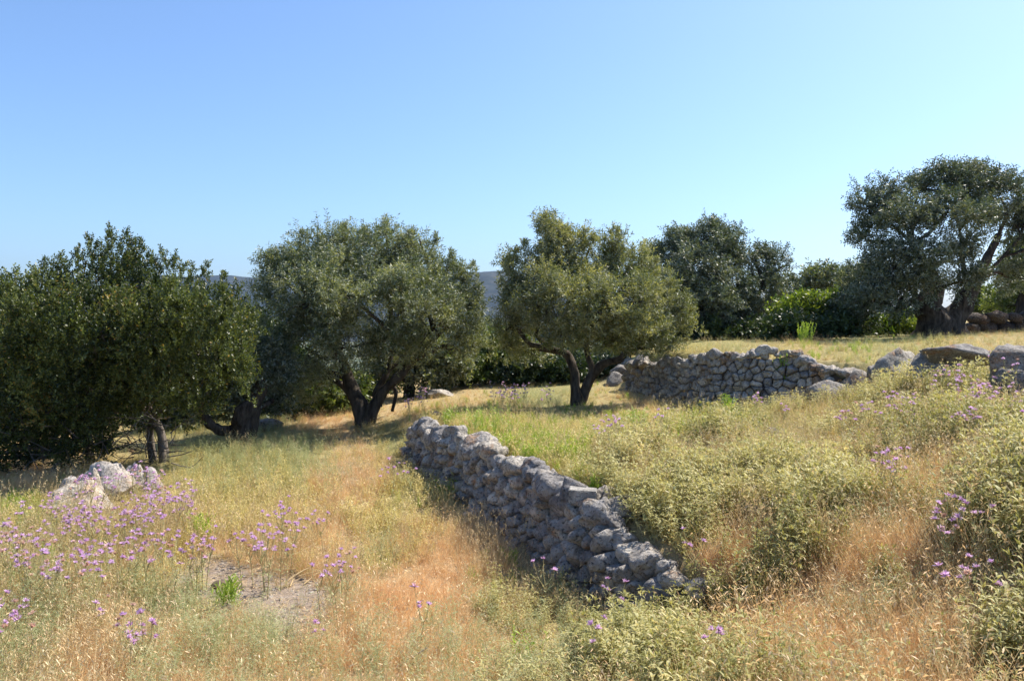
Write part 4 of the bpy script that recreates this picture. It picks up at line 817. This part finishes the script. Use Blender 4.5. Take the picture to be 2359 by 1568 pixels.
def scatter(name, plist, P, yaw, tilt, scl, ix, kind='stuff'):
    """one stuff object: geometry nodes put the prototype meshes on the points of a mesh"""
    col = bpy.data.collections.new(name + '_kinds')
    for i, o in enumerate(plist): o.name = '%s_%02d' % (name, i); col.objects.link(o)
    n = len(P); me = bpy.data.meshes.new(name); me.vertices.add(n); me.vertices.foreach_set('co', np.asarray(P, np.float32).ravel())
    def at_(nm, typ, data, key='value'): me.attributes.new(nm, typ, 'POINT').data.foreach_set(key, data)
    at_('rot', 'FLOAT_VECTOR', np.stack([tilt * np.cos(yaw * 3.7), tilt * np.sin(yaw * 3.7), yaw], 1).astype(np.float32).ravel(), 'vector')
    at_('scl', 'FLOAT', np.asarray(scl, np.float32)); at_('ix', 'INT', np.asarray(ix, np.int32))
    ob = link(name, me); gt = bpy.data.node_groups.new(name + '_scatter', 'GeometryNodeTree')
    gt.interface.new_socket('Geometry', in_out='INPUT', socket_type='NodeSocketGeometry'); gt.interface.new_socket('Geometry', in_out='OUTPUT', socket_type='NodeSocketGeometry')
    N = gt.nodes; gi, go = N.new('NodeGroupInput'), N.new('NodeGroupOutput'); m2p = N.new('GeometryNodeMeshToPoints'); iop = N.new('GeometryNodeInstanceOnPoints'); ci = N.new('GeometryNodeCollectionInfo')
    ci.inputs['Collection'].default_value = col; ci.inputs['Separate Children'].default_value = True; ci.inputs['Reset Children'].default_value = True
    def attr(nm, typ): a = N.new('GeometryNodeInputNamedAttribute'); a.data_type = typ; a.inputs['Name'].default_value = nm; return a.outputs[0]
    e2r = N.new('FunctionNodeEulerToRotation'); Lk = gt.links.new
    Lk(gi.outputs[0], m2p.inputs[0]); Lk(m2p.outputs[0], iop.inputs['Points']); Lk(ci.outputs[0], iop.inputs['Instance']); iop.inputs['Pick Instance'].default_value = True
    Lk(attr('ix', 'INT'), iop.inputs['Instance Index']); Lk(attr('rot', 'FLOAT_VECTOR'), e2r.inputs[0]); Lk(e2r.outputs[0], iop.inputs['Rotation']); Lk(attr('scl', 'FLOAT'), iop.inputs['Scale'])
    Lk(iop.outputs[0], go.inputs[0]); md = ob.modifiers.new('scatter', 'NODES'); md.node_group = gt
    ob['kind'] = 'stuff'; return ob

# ------------------------------------------------------------------ where plants stand
gen = np.random.default_rng(77)
def cand(lam, d0, d1):             # uniform points in a wedge a good deal wider than the view
    A = (d1 ** 2 - d0 ** 2) * .86; n = int(lam * A); y = np.sqrt(gen.uniform(d0 ** 2, d1 ** 2, n)); x = gen.uniform(-.86, .86, n) * y; return x, y
xs, ys = [], []
for lam, a, b in ((330, 2.4, 5), (230, 5, 8), (120, 8, 12), (60, 12, 17), (26, 17, 24), (7, 24, 34)):
    x, y = cand(lam, a, b); xs.append(x); ys.append(y)
X = np.concatenate(xs); Y = np.concatenate(ys); Z = height(X, Y)
s1, a1 = sdist(LINE1, X, Y); s2, a2 = sdist(LINE2, X, Y)
ok = ~((a1 > A1a - .1) & (a1 < A1b + .1) & (s1 > -.10) & (s1 < .36)) & ~((a2 > A2a) & (a2 < A2b + .1) & (s2 > -.12) & (s2 < .3))
X, Y, Z = X[ok], Y[ok], Z[ok]; s1_all = s1[ok]
CV = np.concatenate([cover(X[i:i + 20000], Y[i:i + 20000], Z[i:i + 20000]) for i in range(0, len(X), 20000)])
q = gen.random(len(X)); B = CV[:, 6] * (1 + 1.3 * fbm2(X, Y, 3.5, 91)); keep = q > np.clip(B * 1.9 - .38, 0, .93)
CL = sstep(-.02, .07, fbm2(X, Y, 1.75, 83, 3)); right_ = sstep(-.2, .4, s1_all)
W = CV[:, :6] ** 1.5; W[:, 3] *= 1 + right_ * (1.2 * CL - .55); W[:, 0] *= 1 + right_ * (.9 - 1.55 * CL); W[:, 1] *= 1 + right_ * (.6 - 1.4 * CL); W[:, 4] *= 1 + right_ * (.3 - .8 * CL); W = np.maximum(W, 0); W = W / (W.sum(1)[:, None] + 1e-6); cum = np.cumsum(W, 1); typ = (gen.random(len(X))[:, None] > cum).sum(1)
PX, PY = proj(X, Y, Z)
yaw = gen.uniform(0, 6.28, len(X)); tilt = gen.uniform(0, .22, len(X)); scl = gen.uniform(.7, 1.3, len(X)) * (1 + .6 * fbm2(X, Y, 1.1, 61)); far_s = 1 + np.clip((Y - 9) / 25, 0, .5)
scl = scl * np.clip(1.25 - .5 * np.clip((Y - 10) / 8, 0, 1), .6, 1.3) * np.where(Y > 16, .95, 1)
SM = [(1250,1420,.36),(1350,1450,.36),(1200,1350,.34),(1120,1250,.4),(1450,1450,.4),(1000,1450,.5),(1450,1500,.6),(1600,1350,.55),(1300,1380,.5),(1150,1300,.6),(600,1450,.42),(700,1450,.42),(450,1430,.5),(200,1450,.6),(100,1200,.7),(400,1200,.65),(700,1150,.6),(900,1150,.6),
 (850,1300,.5),(850,1050,.5),(2000,1200,.72),(2200,1300,.85),(2200,1500,.7),(1800,1450,.65),(1700,1250,.6),(1700,1050,.85),(1500,1100,.7),(1350,1050,.55),(1200,1000,.6),(1700,960,.5),(2150,890,.75),(2200,940,.7),(2000,900,.6),(1950,900,.5),(1800,960,.5),(1800,790,.5),(2100,780,.45),(2300,790,.4),(1600,800,.5),(2250,830,.5),(60,1110,.35),(150,1150,.42),(230,1150,.38),(320,1130,.35),(600,1000,.6)]
_sp = np.array([(a * K, b * K) for a, b, _ in SM]); _sv = np.array([c for *_, c in SM])
_d2 = ((PX[:, None] - _sp[None, :, 0]) ** 2 + ((PY[:, None] - _sp[None, :, 1]) * 1.5) ** 2); _w = 1 / (_d2 + 150) ** 2
scl = scl * (_w * _sv).sum(1) / _w.sum(1)
scl = scl * np.where(typ == 3, .66 + .40 * CL, 1 - .25 * right_ * (1 - CL))
def sel(m_): return m_ & keep
def put(name, key, m_, s_=1.0, label=None, cat=None, keys=None):
    i = np.nonzero(m_)[0]; pl = PR[key]
    o = scatter(name, pl, np.stack([X[i], Y[i], Z[i]], 1), yaw[i], tilt[i], scl[i] * s_, gen.integers(0, len(pl), len(i)))
    tag(o, label, cat); print(name, len(i)); return o
# dry grass also grows between everything else
m_dry = sel(typ == 0); r2 = gen.random(len(X))
put('dry_grass', 'dry', m_dry & (r2 < .62), 1.1, 'orange dry grass in loose tufts over the whole field', 'dry grass')
put('short_dry_grass', 'lit', sel(((typ == 0) & (r2 >= .62)) | ((typ != 0) & (r2 < .16))), 1.1, 'short matted dead grass lying between the taller plants', 'dry grass')
put('straw_grass', 'straw', sel(typ == 1) | (sel(typ != 1) & (gen.random(len(X)) < .014 + .03 * right_)), 1.1, 'tall pale straw with nodding seed heads', 'straw')
put('yellow_herbs', 'yherb', sel((typ == 4)), 1.05, 'small leaved yellow green herbs drying in the sun', 'herbs')
m_ery = sel(typ == 2); m_sage = sel(typ == 3); m_grn = sel(typ == 5)
inview = (PX > -10) & (PX < 1034) & (PY < 690)
# nearest sage and eryngo plants become things of their own
def order(m_, n): i = np.nonzero(m_ & inview)[0]; return i[np.argsort(Y[i])][:n]
LM = [(600, 1370, 'the bare earth patch'), (740, 1310, 'the fallen pale stalks'), (210, 1100, 'the pale boulder pile'), (1570, 1290, 'the near tip of the stone wall'), (1200, 1130, 'the middle of the low wall'), (960, 990, 'the far end of the low wall'),
      (1340, 1137, 'the concrete block'), (1700, 930, 'the foot of the terrace wall'), (2190, 830, 'the flat topped boulder'), (2340, 860, 'the pitted boulder'), (838, 985, 'the round olive trunk'), (1330, 930, 'the yellowish olive trunk'), (370, 1045, 'the oak trunk'),
      (2340, 1335, 'the flat stone at the right edge'), (1735, 1450, 'the small light stone'), (930, 1530, 'the dead branch'), (0, 1568, 'C the bottom left corner'), (2358, 1568, 'C the bottom right corner'), (1770, 1010, 'the half buried stone'), (1720, 1190, 'the dark stone right of the wall'),
      (1208, 1545, 'the lowest green plant'), (462, 1250, 'the upright green plant'), (1480, 1380, 'the fallen wall stones'), (0, 1250, 'C the left edge'), (2358, 1100, 'C the right edge')]
ORD = ['closest', 'second', 'third', 'fourth', 'fifth', 'sixth', 'seventh', 'eighth', 'ninth', 'tenth', 'eleventh', 'twelfth', 'thirteenth', 'fourteenth', 'fifteenth', 'sixteenth', 'seventeenth', 'eighteenth', 'nineteenth', 'twentieth'] + ['twenty ' + q_ for q_ in 'first second third fourth fifth sixth seventh eighth ninth'.split()] + ['thirtieth'] + ['thirty ' + q_ for q_ in 'first second third fourth fifth sixth seventh eighth ninth'.split()]
def relabel(items):                # items: (object, px, py, description); each gets the place that tells it from its neighbours
    B = {}
    for o, px, py, ds in items:
        c = min(LM, key=lambda l: math.hypot(px - l[0] * K, (py - l[1] * K) * 1.3)); dx, dy = px - c[0] * K, (py - c[1] * K) * 1.3
        side = 'near' if c[2][:2] == 'C ' else ('left of' if dx < 0 else 'right of') if abs(dx) > abs(dy) else ('in front of' if dy > 0 else 'behind')
        B.setdefault((ds, side, c[2].replace('C ', '')), []).append((math.hypot(dx, dy), o))
    for (ds, side, nm), L_ in B.items():  # the count runs outwards from the landmark
        L_.sort(key=lambda t_: t_[0])
        for k, (_, o) in enumerate(L_):
            o['label'] = '%s %s %s' % (ds, side, nm) if len(L_) == 1 else '%s, %s one %s %s' % (ds, ORD[min(k, 38)], side, nm)
    seen = {}
    for o, px, py, ds in items:
        if o['label'] in seen: print('DUP', o['label'])
        seen[o['label']] = 1
def where(px, py):                 # a findable place for a label
    if px > 700: 
        if py > 610: return 'along the bottom right corner'
        if py > 540: return 'on the slope right of the wall end'
        if py > 470: return 'half way up the right hand slope'
        return 'high on the right hand slope below the boulders'
    if px > 480: return 'in front of the near end of the stone wall' if py > 560 else 'on the bank just behind the stone wall'
    if py > 620: return 'along the bottom left of the field'
    return 'in the open field left of the stone wall'
i_s = order(m_sage, 130); LAB = []; thin = np.zeros(len(X), bool); thin[i_s] = True
def split_mesh(s, mat): b, st_ = sage_stems(s, mat, 10); return b.mesh('leaves'), st_.mesh('stems')
SG = [split_mesh(900 + i, 'sage_dark' if i in (2, 5) else 'sage') for i in range(8)]
for c_, i in enumerate(i_s):
    lf, sm = SG[int(gen.integers(8))]; o = empty('sage_plant', (X[i], Y[i], Z[i]), yaw[i], scl[i]); wh = where(PX[i], PY[i])
    tag(o, 'felted sage plant with arching paired leaves, ' + wh, 'sage plant', 'sage plants ' + wh)
    LAB.append((o, PX[i], PY[i], ('tall' if scl[i] > .8 else 'low') + (' green' if SG.index((lf, sm)) in (2, 5) else ' yellowish') + ' sage plant'))
    link('leaves', lf, o); link('stems', sm, o)
msr = m_sage & ~thin; hue = fbm2(X, Y, .8, 71) > .06
put('sage_growth', 'sage', msr & ~hue, 1, 'continuous cover of drying sage on the upper slope and beyond the wall', 'sage')
put('green_sage_growth', 'sage2', msr & hue, 1, 'greener sage merging into one mass beyond the stone wall', 'sage')
i_e = order(m_ery, 70); thin2 = np.zeros(len(X), bool); thin2[i_e] = True
for i in i_e:
    wh = where(PX[i], PY[i]); o = link('eryngo_plant', PR['pherb'][int(gen.integers(5))].data, None, (X[i], Y[i], Z[i])); o.rotation_euler = (0, 0, yaw[i]); s_ = scl[i] * 1.05; o.scale = (s_, s_, s_)
    tag(o, 'spiny grey green eryngo with starry leaves, ' + wh, 'thistle plant', 'eryngo plants ' + wh); LAB.append((o, PX[i], PY[i], ('large' if s_ > .75 else 'small') + ' spiny eryngo'))
put('grey_green_herbs', 'pherb', m_ery & ~thin2, 1, 'grey green herbs covering the middle of the left field', 'herbs')
put('green_grass', 'green', m_grn, .8, 'patches of fresh green leafy growth', 'green growth')

# gravel and litter on the bare patch and along the path
def g_peb(s): return rock_mesh(s, (1, .8, .5), 2, 'rock_far', .12, 8)
def g_twig(s):
    random.seed(s); b = MB()
    for _ in range(7): a = R(0, 6.28); b.leaf((R(-.06, .06), R(-.06, .06), R(.003, .02)), unit(a, R(-.05, .15)), (0, .2, 1), R(.06, .16), .003, .05, M['straw'], R(0, 1), 2)
    return b.mesh('litter_kind')
PR['peb'] = [bpy.data.objects.new('pebble_kind', g_peb(30 + i)) for i in range(4)]; PR['lit2'] = [bpy.data.objects.new('litter_kind', g_twig(40 + i)) for i in range(4)]
gi_ = np.nonzero((CV[:, 6] > .16) & (gen.random(len(X)) < .75))[0]
def put2(name, key, i, sc_, label, cat):
    jx, jy = X[i] + gen.normal(size=len(i)) * .05, Y[i] + gen.normal(size=len(i)) * .05
    tag(scatter(name, PR[key], np.stack([jx, jy, height(jx, jy)], 1), gen.uniform(0, 6.28, len(i)), np.zeros(len(i)), sc_, gen.integers(0, 4, len(i))), label, cat)
put2('gravel', 'peb', np.repeat(gi_, 2), gen.uniform(.004, .02, 2 * len(gi_)), 'small stones and crumbs of earth lying on the bare ground', 'gravel')
put2('straw_litter', 'lit2', gi_, gen.uniform(.6, 1.3, len(gi_)), 'broken dead straw strewn over the bare ground', 'litter')

# bright green plants that stand out
def green_plant(px, py, s_, label, seed, d0=2.5):
    x, y = ground_at(px * K, py * K, 0, d0); random.seed(seed); z = H(x, y); rt = empty('green_plant', (x, y, z), R(0, 6), 1); tag(rt, label, 'green plant')
    b, st_ = MB(), MB(); 
    for _ in range(int(26)):
        az = R(0, 6.28); L = R(.14, .32) * s_; le = R(.0, .42); p0 = np.array((R(-.08, .08) * s_, R(-.08, .08) * s_, -.02)); tip = st_.blade(p0, az, L, le, .1, .005, M['green'], .3); dd = tip - p0
        n = int(L / .015)
        for q in range(n): b.leaf(p0 + dd * (q + 1) / n, unit(R(0, 6.28), R(.5, 1.3)), (0, 1, .2), R(.035, .06), R(.008, .013), .35, M['green'], R(.1, 1), 2)
    link('leaves', b.mesh('leaves'), rt); link('stems', st_.mesh('stems'), rt)
for a in [(525, 1400, .8, 'small fresh green plant alone on the bare earth patch', 1), (462, 1250, 1.05, 'bright green upright plant right of the purple flower patch', 2),
          (1150, 1020, 1.7, 'widest bright green clump just behind the stone wall', 3), (1040, 985, 1.3, 'bright green clump near the far end of the stone wall', 4), (1465, 1000, 1.2, 'narrow bright green plant in front of the terrace wall', 5),
          (1208, 1545, .8, 'bright green plant at the bottom edge among dry grass', 6), (1590, 1010, 1.0, 'green plant with a clump of pink flowers nearby, before the terrace wall', 7), (1100, 1000, 1.3, 'green clump between the two brightest ones behind the wall', 8),
          (112, 1330, .9, 'green stems hidden low in the purple flowers', 9), (1680, 960, 1.2, 'leafy dark green plant against the foot of the terrace wall', 10), (1855, 790, 1.6, 'tall pale green plant on the raised field before the dark bushes', 11), (1800, 900, 1.3, 'small bush climbing the right end of the terrace wall', 12),
          (1030, 1150, .9, 'green tuft against the shaded foot of the stone wall', 13)]: green_plant(*a)

# ------------------------------------------------------------------ knapweed with purple heads
def head_mesh(s, mat):
    random.seed(s); b = MB()
    for q in range(7): b.leaf((0, 0, 0), unit(q * .9, 1.1), (0, 1, .2), .016, .007, -.1, M['calyx'], R(0, 1), 2)
    for q in range(26): b.leaf((R(-.003, .003), R(-.003, .003), .010), unit(R(0, 6.28), R(.25, 1.45)), (.3, 1, .2), R(.020, .032), R(.006, .010), R(-.1, .4), M[mat], R(0, 1), 2)
    return b.mesh('flower_head')
HD = [head_mesh(40 + i, 'purple') for i in range(4)]; HDD = [head_mesh(60 + i, 'pinkdry') for i in range(3)]
def knap_stem(s):
    random.seed(s); b = MB(); tips = []; Hh = .40
    p = np.array([0, 0, -.03]); az = R(0, 6.28); pts = [p, np.array([math.cos(az) * .02, math.sin(az) * .02, Hh * .45]), np.array([math.cos(az) * .04, math.sin(az) * .04, Hh * .72])]
    b.tube(pts, [.0035, .003, .0025], M['stem'], .4, 3)
    for q in range(random.choice((3, 4, 5))):
        a = R(0, 6.28); f = R(.3, 1); st_ = pts[1] * (1 - f) + pts[2] * f; e = st_ + np.array([math.cos(a), math.sin(a), 0]) * R(.03, .09) + np.array([0, 0, R(.10, .22)])
        m_ = (st_ + e) / 2 + np.array([math.cos(a), math.sin(a), -.3]) * .015; b.tube([st_, m_, e], [.0022, .002, .0016], M['stem'], R(.2, .8), 3); tips.append(e)
        for _ in range(3): f2 = R(0, 1); b.leaf(st_ * (1 - f2) + e * f2, unit(R(0, 6.28), R(.2, .9)), (0, 0, 1), R(.02, .04), .005, .6, M['pherb'], R(.3, 1), 2)
    for _ in range(12):
        f = R(0, 1); c = pts[0] * (1 - f) + pts[2] * f; b.leaf(c, unit(R(0, 6.28), R(.1, .8)), (0, 0, 1), R(.04, .08), .008, R(.5, 1.5), M['pherb'], R(.2, 1), 2)
    return b.mesh('stem'), tips
KS = [knap_stem(70 + i) for i in range(9)]
def knapweed(px, py, label, group, s_=1.0, dry=.25, d0=2.5):
    x, y = ground_at(px * K, py * K, .42 * s_, d0)
    if y > 30: return
    sm, tips = KS[int(gen.integers(len(KS)))]; o = empty('knapweed', (x, y, H(x, y)), gen.uniform(0, 6.28), s_); tag(o, label, 'flower', group); link('stem', sm, o)
    if group: q_ = proj(x, y, H(x, y) + .42 * s_); LAB.append((o, float(q_[0]), float(q_[1]), ('tall' if s_ > .85 else 'small' if s_ < .7 else 'leafy') + (' pink' if dry > .2 else ' purple') + ' %s-headed knapweed' % {3: 'three', 4: 'four', 5: 'five'}[len(tips)]))
    for tp in tips:
        isd = gen.random() < dry; h = link('flower_head', (HDD if isd else HD)[int(gen.integers(3))], o, tp); h.rotation_euler = (gen.uniform(-.5, .5), gen.uniform(-.5, .5), gen.uniform(0, 6)); z_ = gen.uniform(.85, 1.3); z_ /= s_ ** .8; z_ *= .85; h.scale = (z_, z_, z_ * .8)
PATCH = [(80, 440, 1075, 1190, 74, 'purple knapweed in the dense flower patch in front of the pale boulders', .1), (0, 320, 1180, 1300, 54, 'purple knapweed in the lower part of the left flower patch', .25), (200, 500, 1230, 1400, 22, 'purple knapweed between the flower patch and the bare earth', .3),
         (540, 700, 1100, 1270, 16, 'purple knapweed scattered in the middle of the left field', .1), (0, 160, 1290, 1440, 9, 'knapweed at the left edge below the flower patch', .3), (690, 910, 1180, 1340, 8, 'small knapweed beside the fallen straw', .1), (100, 360, 1430, 1540, 4, 'lone knapweed low in the bottom left grass', .1),
         (1950, 2250, 815, 960, 30, 'pink knapweed in front of the grey boulders on the right', .25), (2250, 2358, 740, 960, 16, 'pink knapweed beside the boulder at the right edge', .3), (1990, 2110, 1005, 1070, 6, 'pale knapweed group half way down the right slope', .1), (1735, 1800, 880, 960, 3, 'tall knapweed standing before the terrace wall', .1),
         (1140, 1290, 885, 908, 22, 'lilac knapweed in the strip behind the yellowish olive trunk', 0), (940, 1015, 900, 925, 9, 'lilac knapweed under the right side of the round olive', 0), (1330, 1620, 950, 1015, 5, 'pink knapweed in the green growth before the terrace wall', 0), (2080, 2358, 1130, 1450, 9, 'knapweed among the sage at the lower right', .3), (860, 940, 1050, 1110, 4, 'knapweed at the path end near the wall', .1)]
for x0, x1, y0, y1, n, lb, dr in PATCH:
    cs_ = [(gen.uniform(x0, x1), gen.uniform(y0, y1)) for _ in range(max(1, n // 4))]
    for _ in range(n):
        c = cs_[int(gen.integers(len(cs_)))]; knapweed(np.clip(c[0] + gen.normal() * 26, x0, x1), np.clip(c[1] + gen.normal() * 12, y0, y1), lb, lb, gen.uniform(.75, 1.05), dr, 9 if 'behind the yellowish' in lb or 'under the right' in lb else 2.5)
for px, py, lb, s_ in [(1245, 1308, 'knapweed with three purple heads in front of the wall near its end', 1), (1415, 1348, 'purple knapweed rising before the last stones of the wall', .9), (1380, 1438, 'faded pink knapweed below the wall end', .8), (1655, 1458, 'single bright purple knapweed near the bottom right of centre', .7),
                      (965, 1380, 'purple knapweed cluster in the orange grass left of the wall foot', .9), (730, 1443, 'tiny knapweed low in the orange grass under the bare patch', .5), (1590, 1258, 'knapweed with one pink head at the tip of the wall', .9), (1535, 957, 'large pale pink knapweed in the green growth behind the wall', 1.1)]:
    knapweed(px, py, lb, None, s_, 0)

relabel(LAB)
# fallen pale stalks by the bare patch, dead branches at the bottom
def stalk(pts_px, rad, label, name='fallen_stalk', mat='straw', lift=.05, cat='stalk'):
    pts = []
    for px, py, l_ in pts_px: x, y = ground_at(px * K, py * K, l_); pts.append(np.array([x, y, H(x, y) + l_]))
    V, F = tube_np([p - pts[0] for p in pts], np.linspace(rad, rad * .35, len(pts)), 5, 0, 0, 3)
    me = mesh_np(name, V, F, M[mat], np.full(len(V), .7)); tag(link(name, me, None, pts[0]), label, cat)
stalk([(655, 1352, .01), (668, 1335, .05), (700, 1312, .08), (735, 1298, .1), (790, 1272, .12)], .007, 'longest pale stalk fallen in an arc right of the bare earth')
stalk([(668, 1350, .01), (680, 1330, .04), (715, 1318, .06), (760, 1310, .09)], .006, 'pale stalk fallen just below the longest one')
stalk([(700, 1345, .01), (735, 1318, .05), (790, 1300, .08), (850, 1290, .08)], .005, 'thin stalk reaching furthest right from the fallen bundle')
stalk([(640, 1290, .04), (680, 1275, .06), (730, 1250, .12)], .005, 'thin pale stalk above the fallen bundle')
stalk([(455, 1310, .02), (465, 1295, .05), (480, 1285, .08)], .005, 'short bent stalk at the left of the bare earth')
stalk([(880, 1560, .03), (925, 1530, .07), (960, 1505, .12), (985, 1490, .16)], .008, 'dark dead branch lying in the bottom grass left of centre', 'dead_branch', 'deadwood', cat='branch')
stalk([(905, 1565, .03), (955, 1535, .05), (975, 1520, .10)], .006, 'short pale dead twig crossing below the dark branch', 'dead_branch', 'deadwood', cat='branch')
stalk([(840, 1500, .02), (900, 1510, .03), (960, 1512, .03)], .005, 'thin dead twig lying flat left of the dark branch', 'dead_branch', 'deadwood', cat='branch')
# two dark clods on the bare earth
for px, py, s_, lb in [(515, 1352, .07, 'dark earth clod behind the green plant on the bare patch'), (520, 1410, .06, 'dark earth clod in front of the green plant on the bare patch')]:
    x, y = ground_at(px * K, py * K); o = link('clod', rock_mesh(int(px), (s_ * 1.4, s_, s_ * .5), 3, 'earth', .2), None, (x, y, H(x, y) + .01)); tag(o, lb, 'clod')

# brown terrace edge and small things at the far right
def far_right():
    z0 = H(12.4, 22.0); V = []; r_ = empty('terrace_edge', (12.4, 22.0, z0)); tag(r_, 'low brown earth bank wall under the trees at the far right', 'wall')
    g = np.random.default_rng(2); d = 20.5
    x = (2215 * K - 512) / FPX * d
    while x < 15.5:
        w_ = g.uniform(.35, .6)
        for lv in range(2):
            me = rock_mesh(int(g.integers(1e5)), (w_ * .56, .22, .17), 2, 'rock_brown', .12); link('stone', me, r_, (x + w_ * .5 + (lv % 2) * .2 - 12.4, d - 22.0 + g.uniform(-.03, .03), .10 + .25 * lv + .04 * (x - 10)))
        x += w_
M['rock_brown'] = mat_rock('brown_stone', (.07, .055, .045), (.035, .028, .022), (.09, .055, .035), .5, lichen=(.09, .075, .06))
far_right()
bpy.context.view_layer.update()
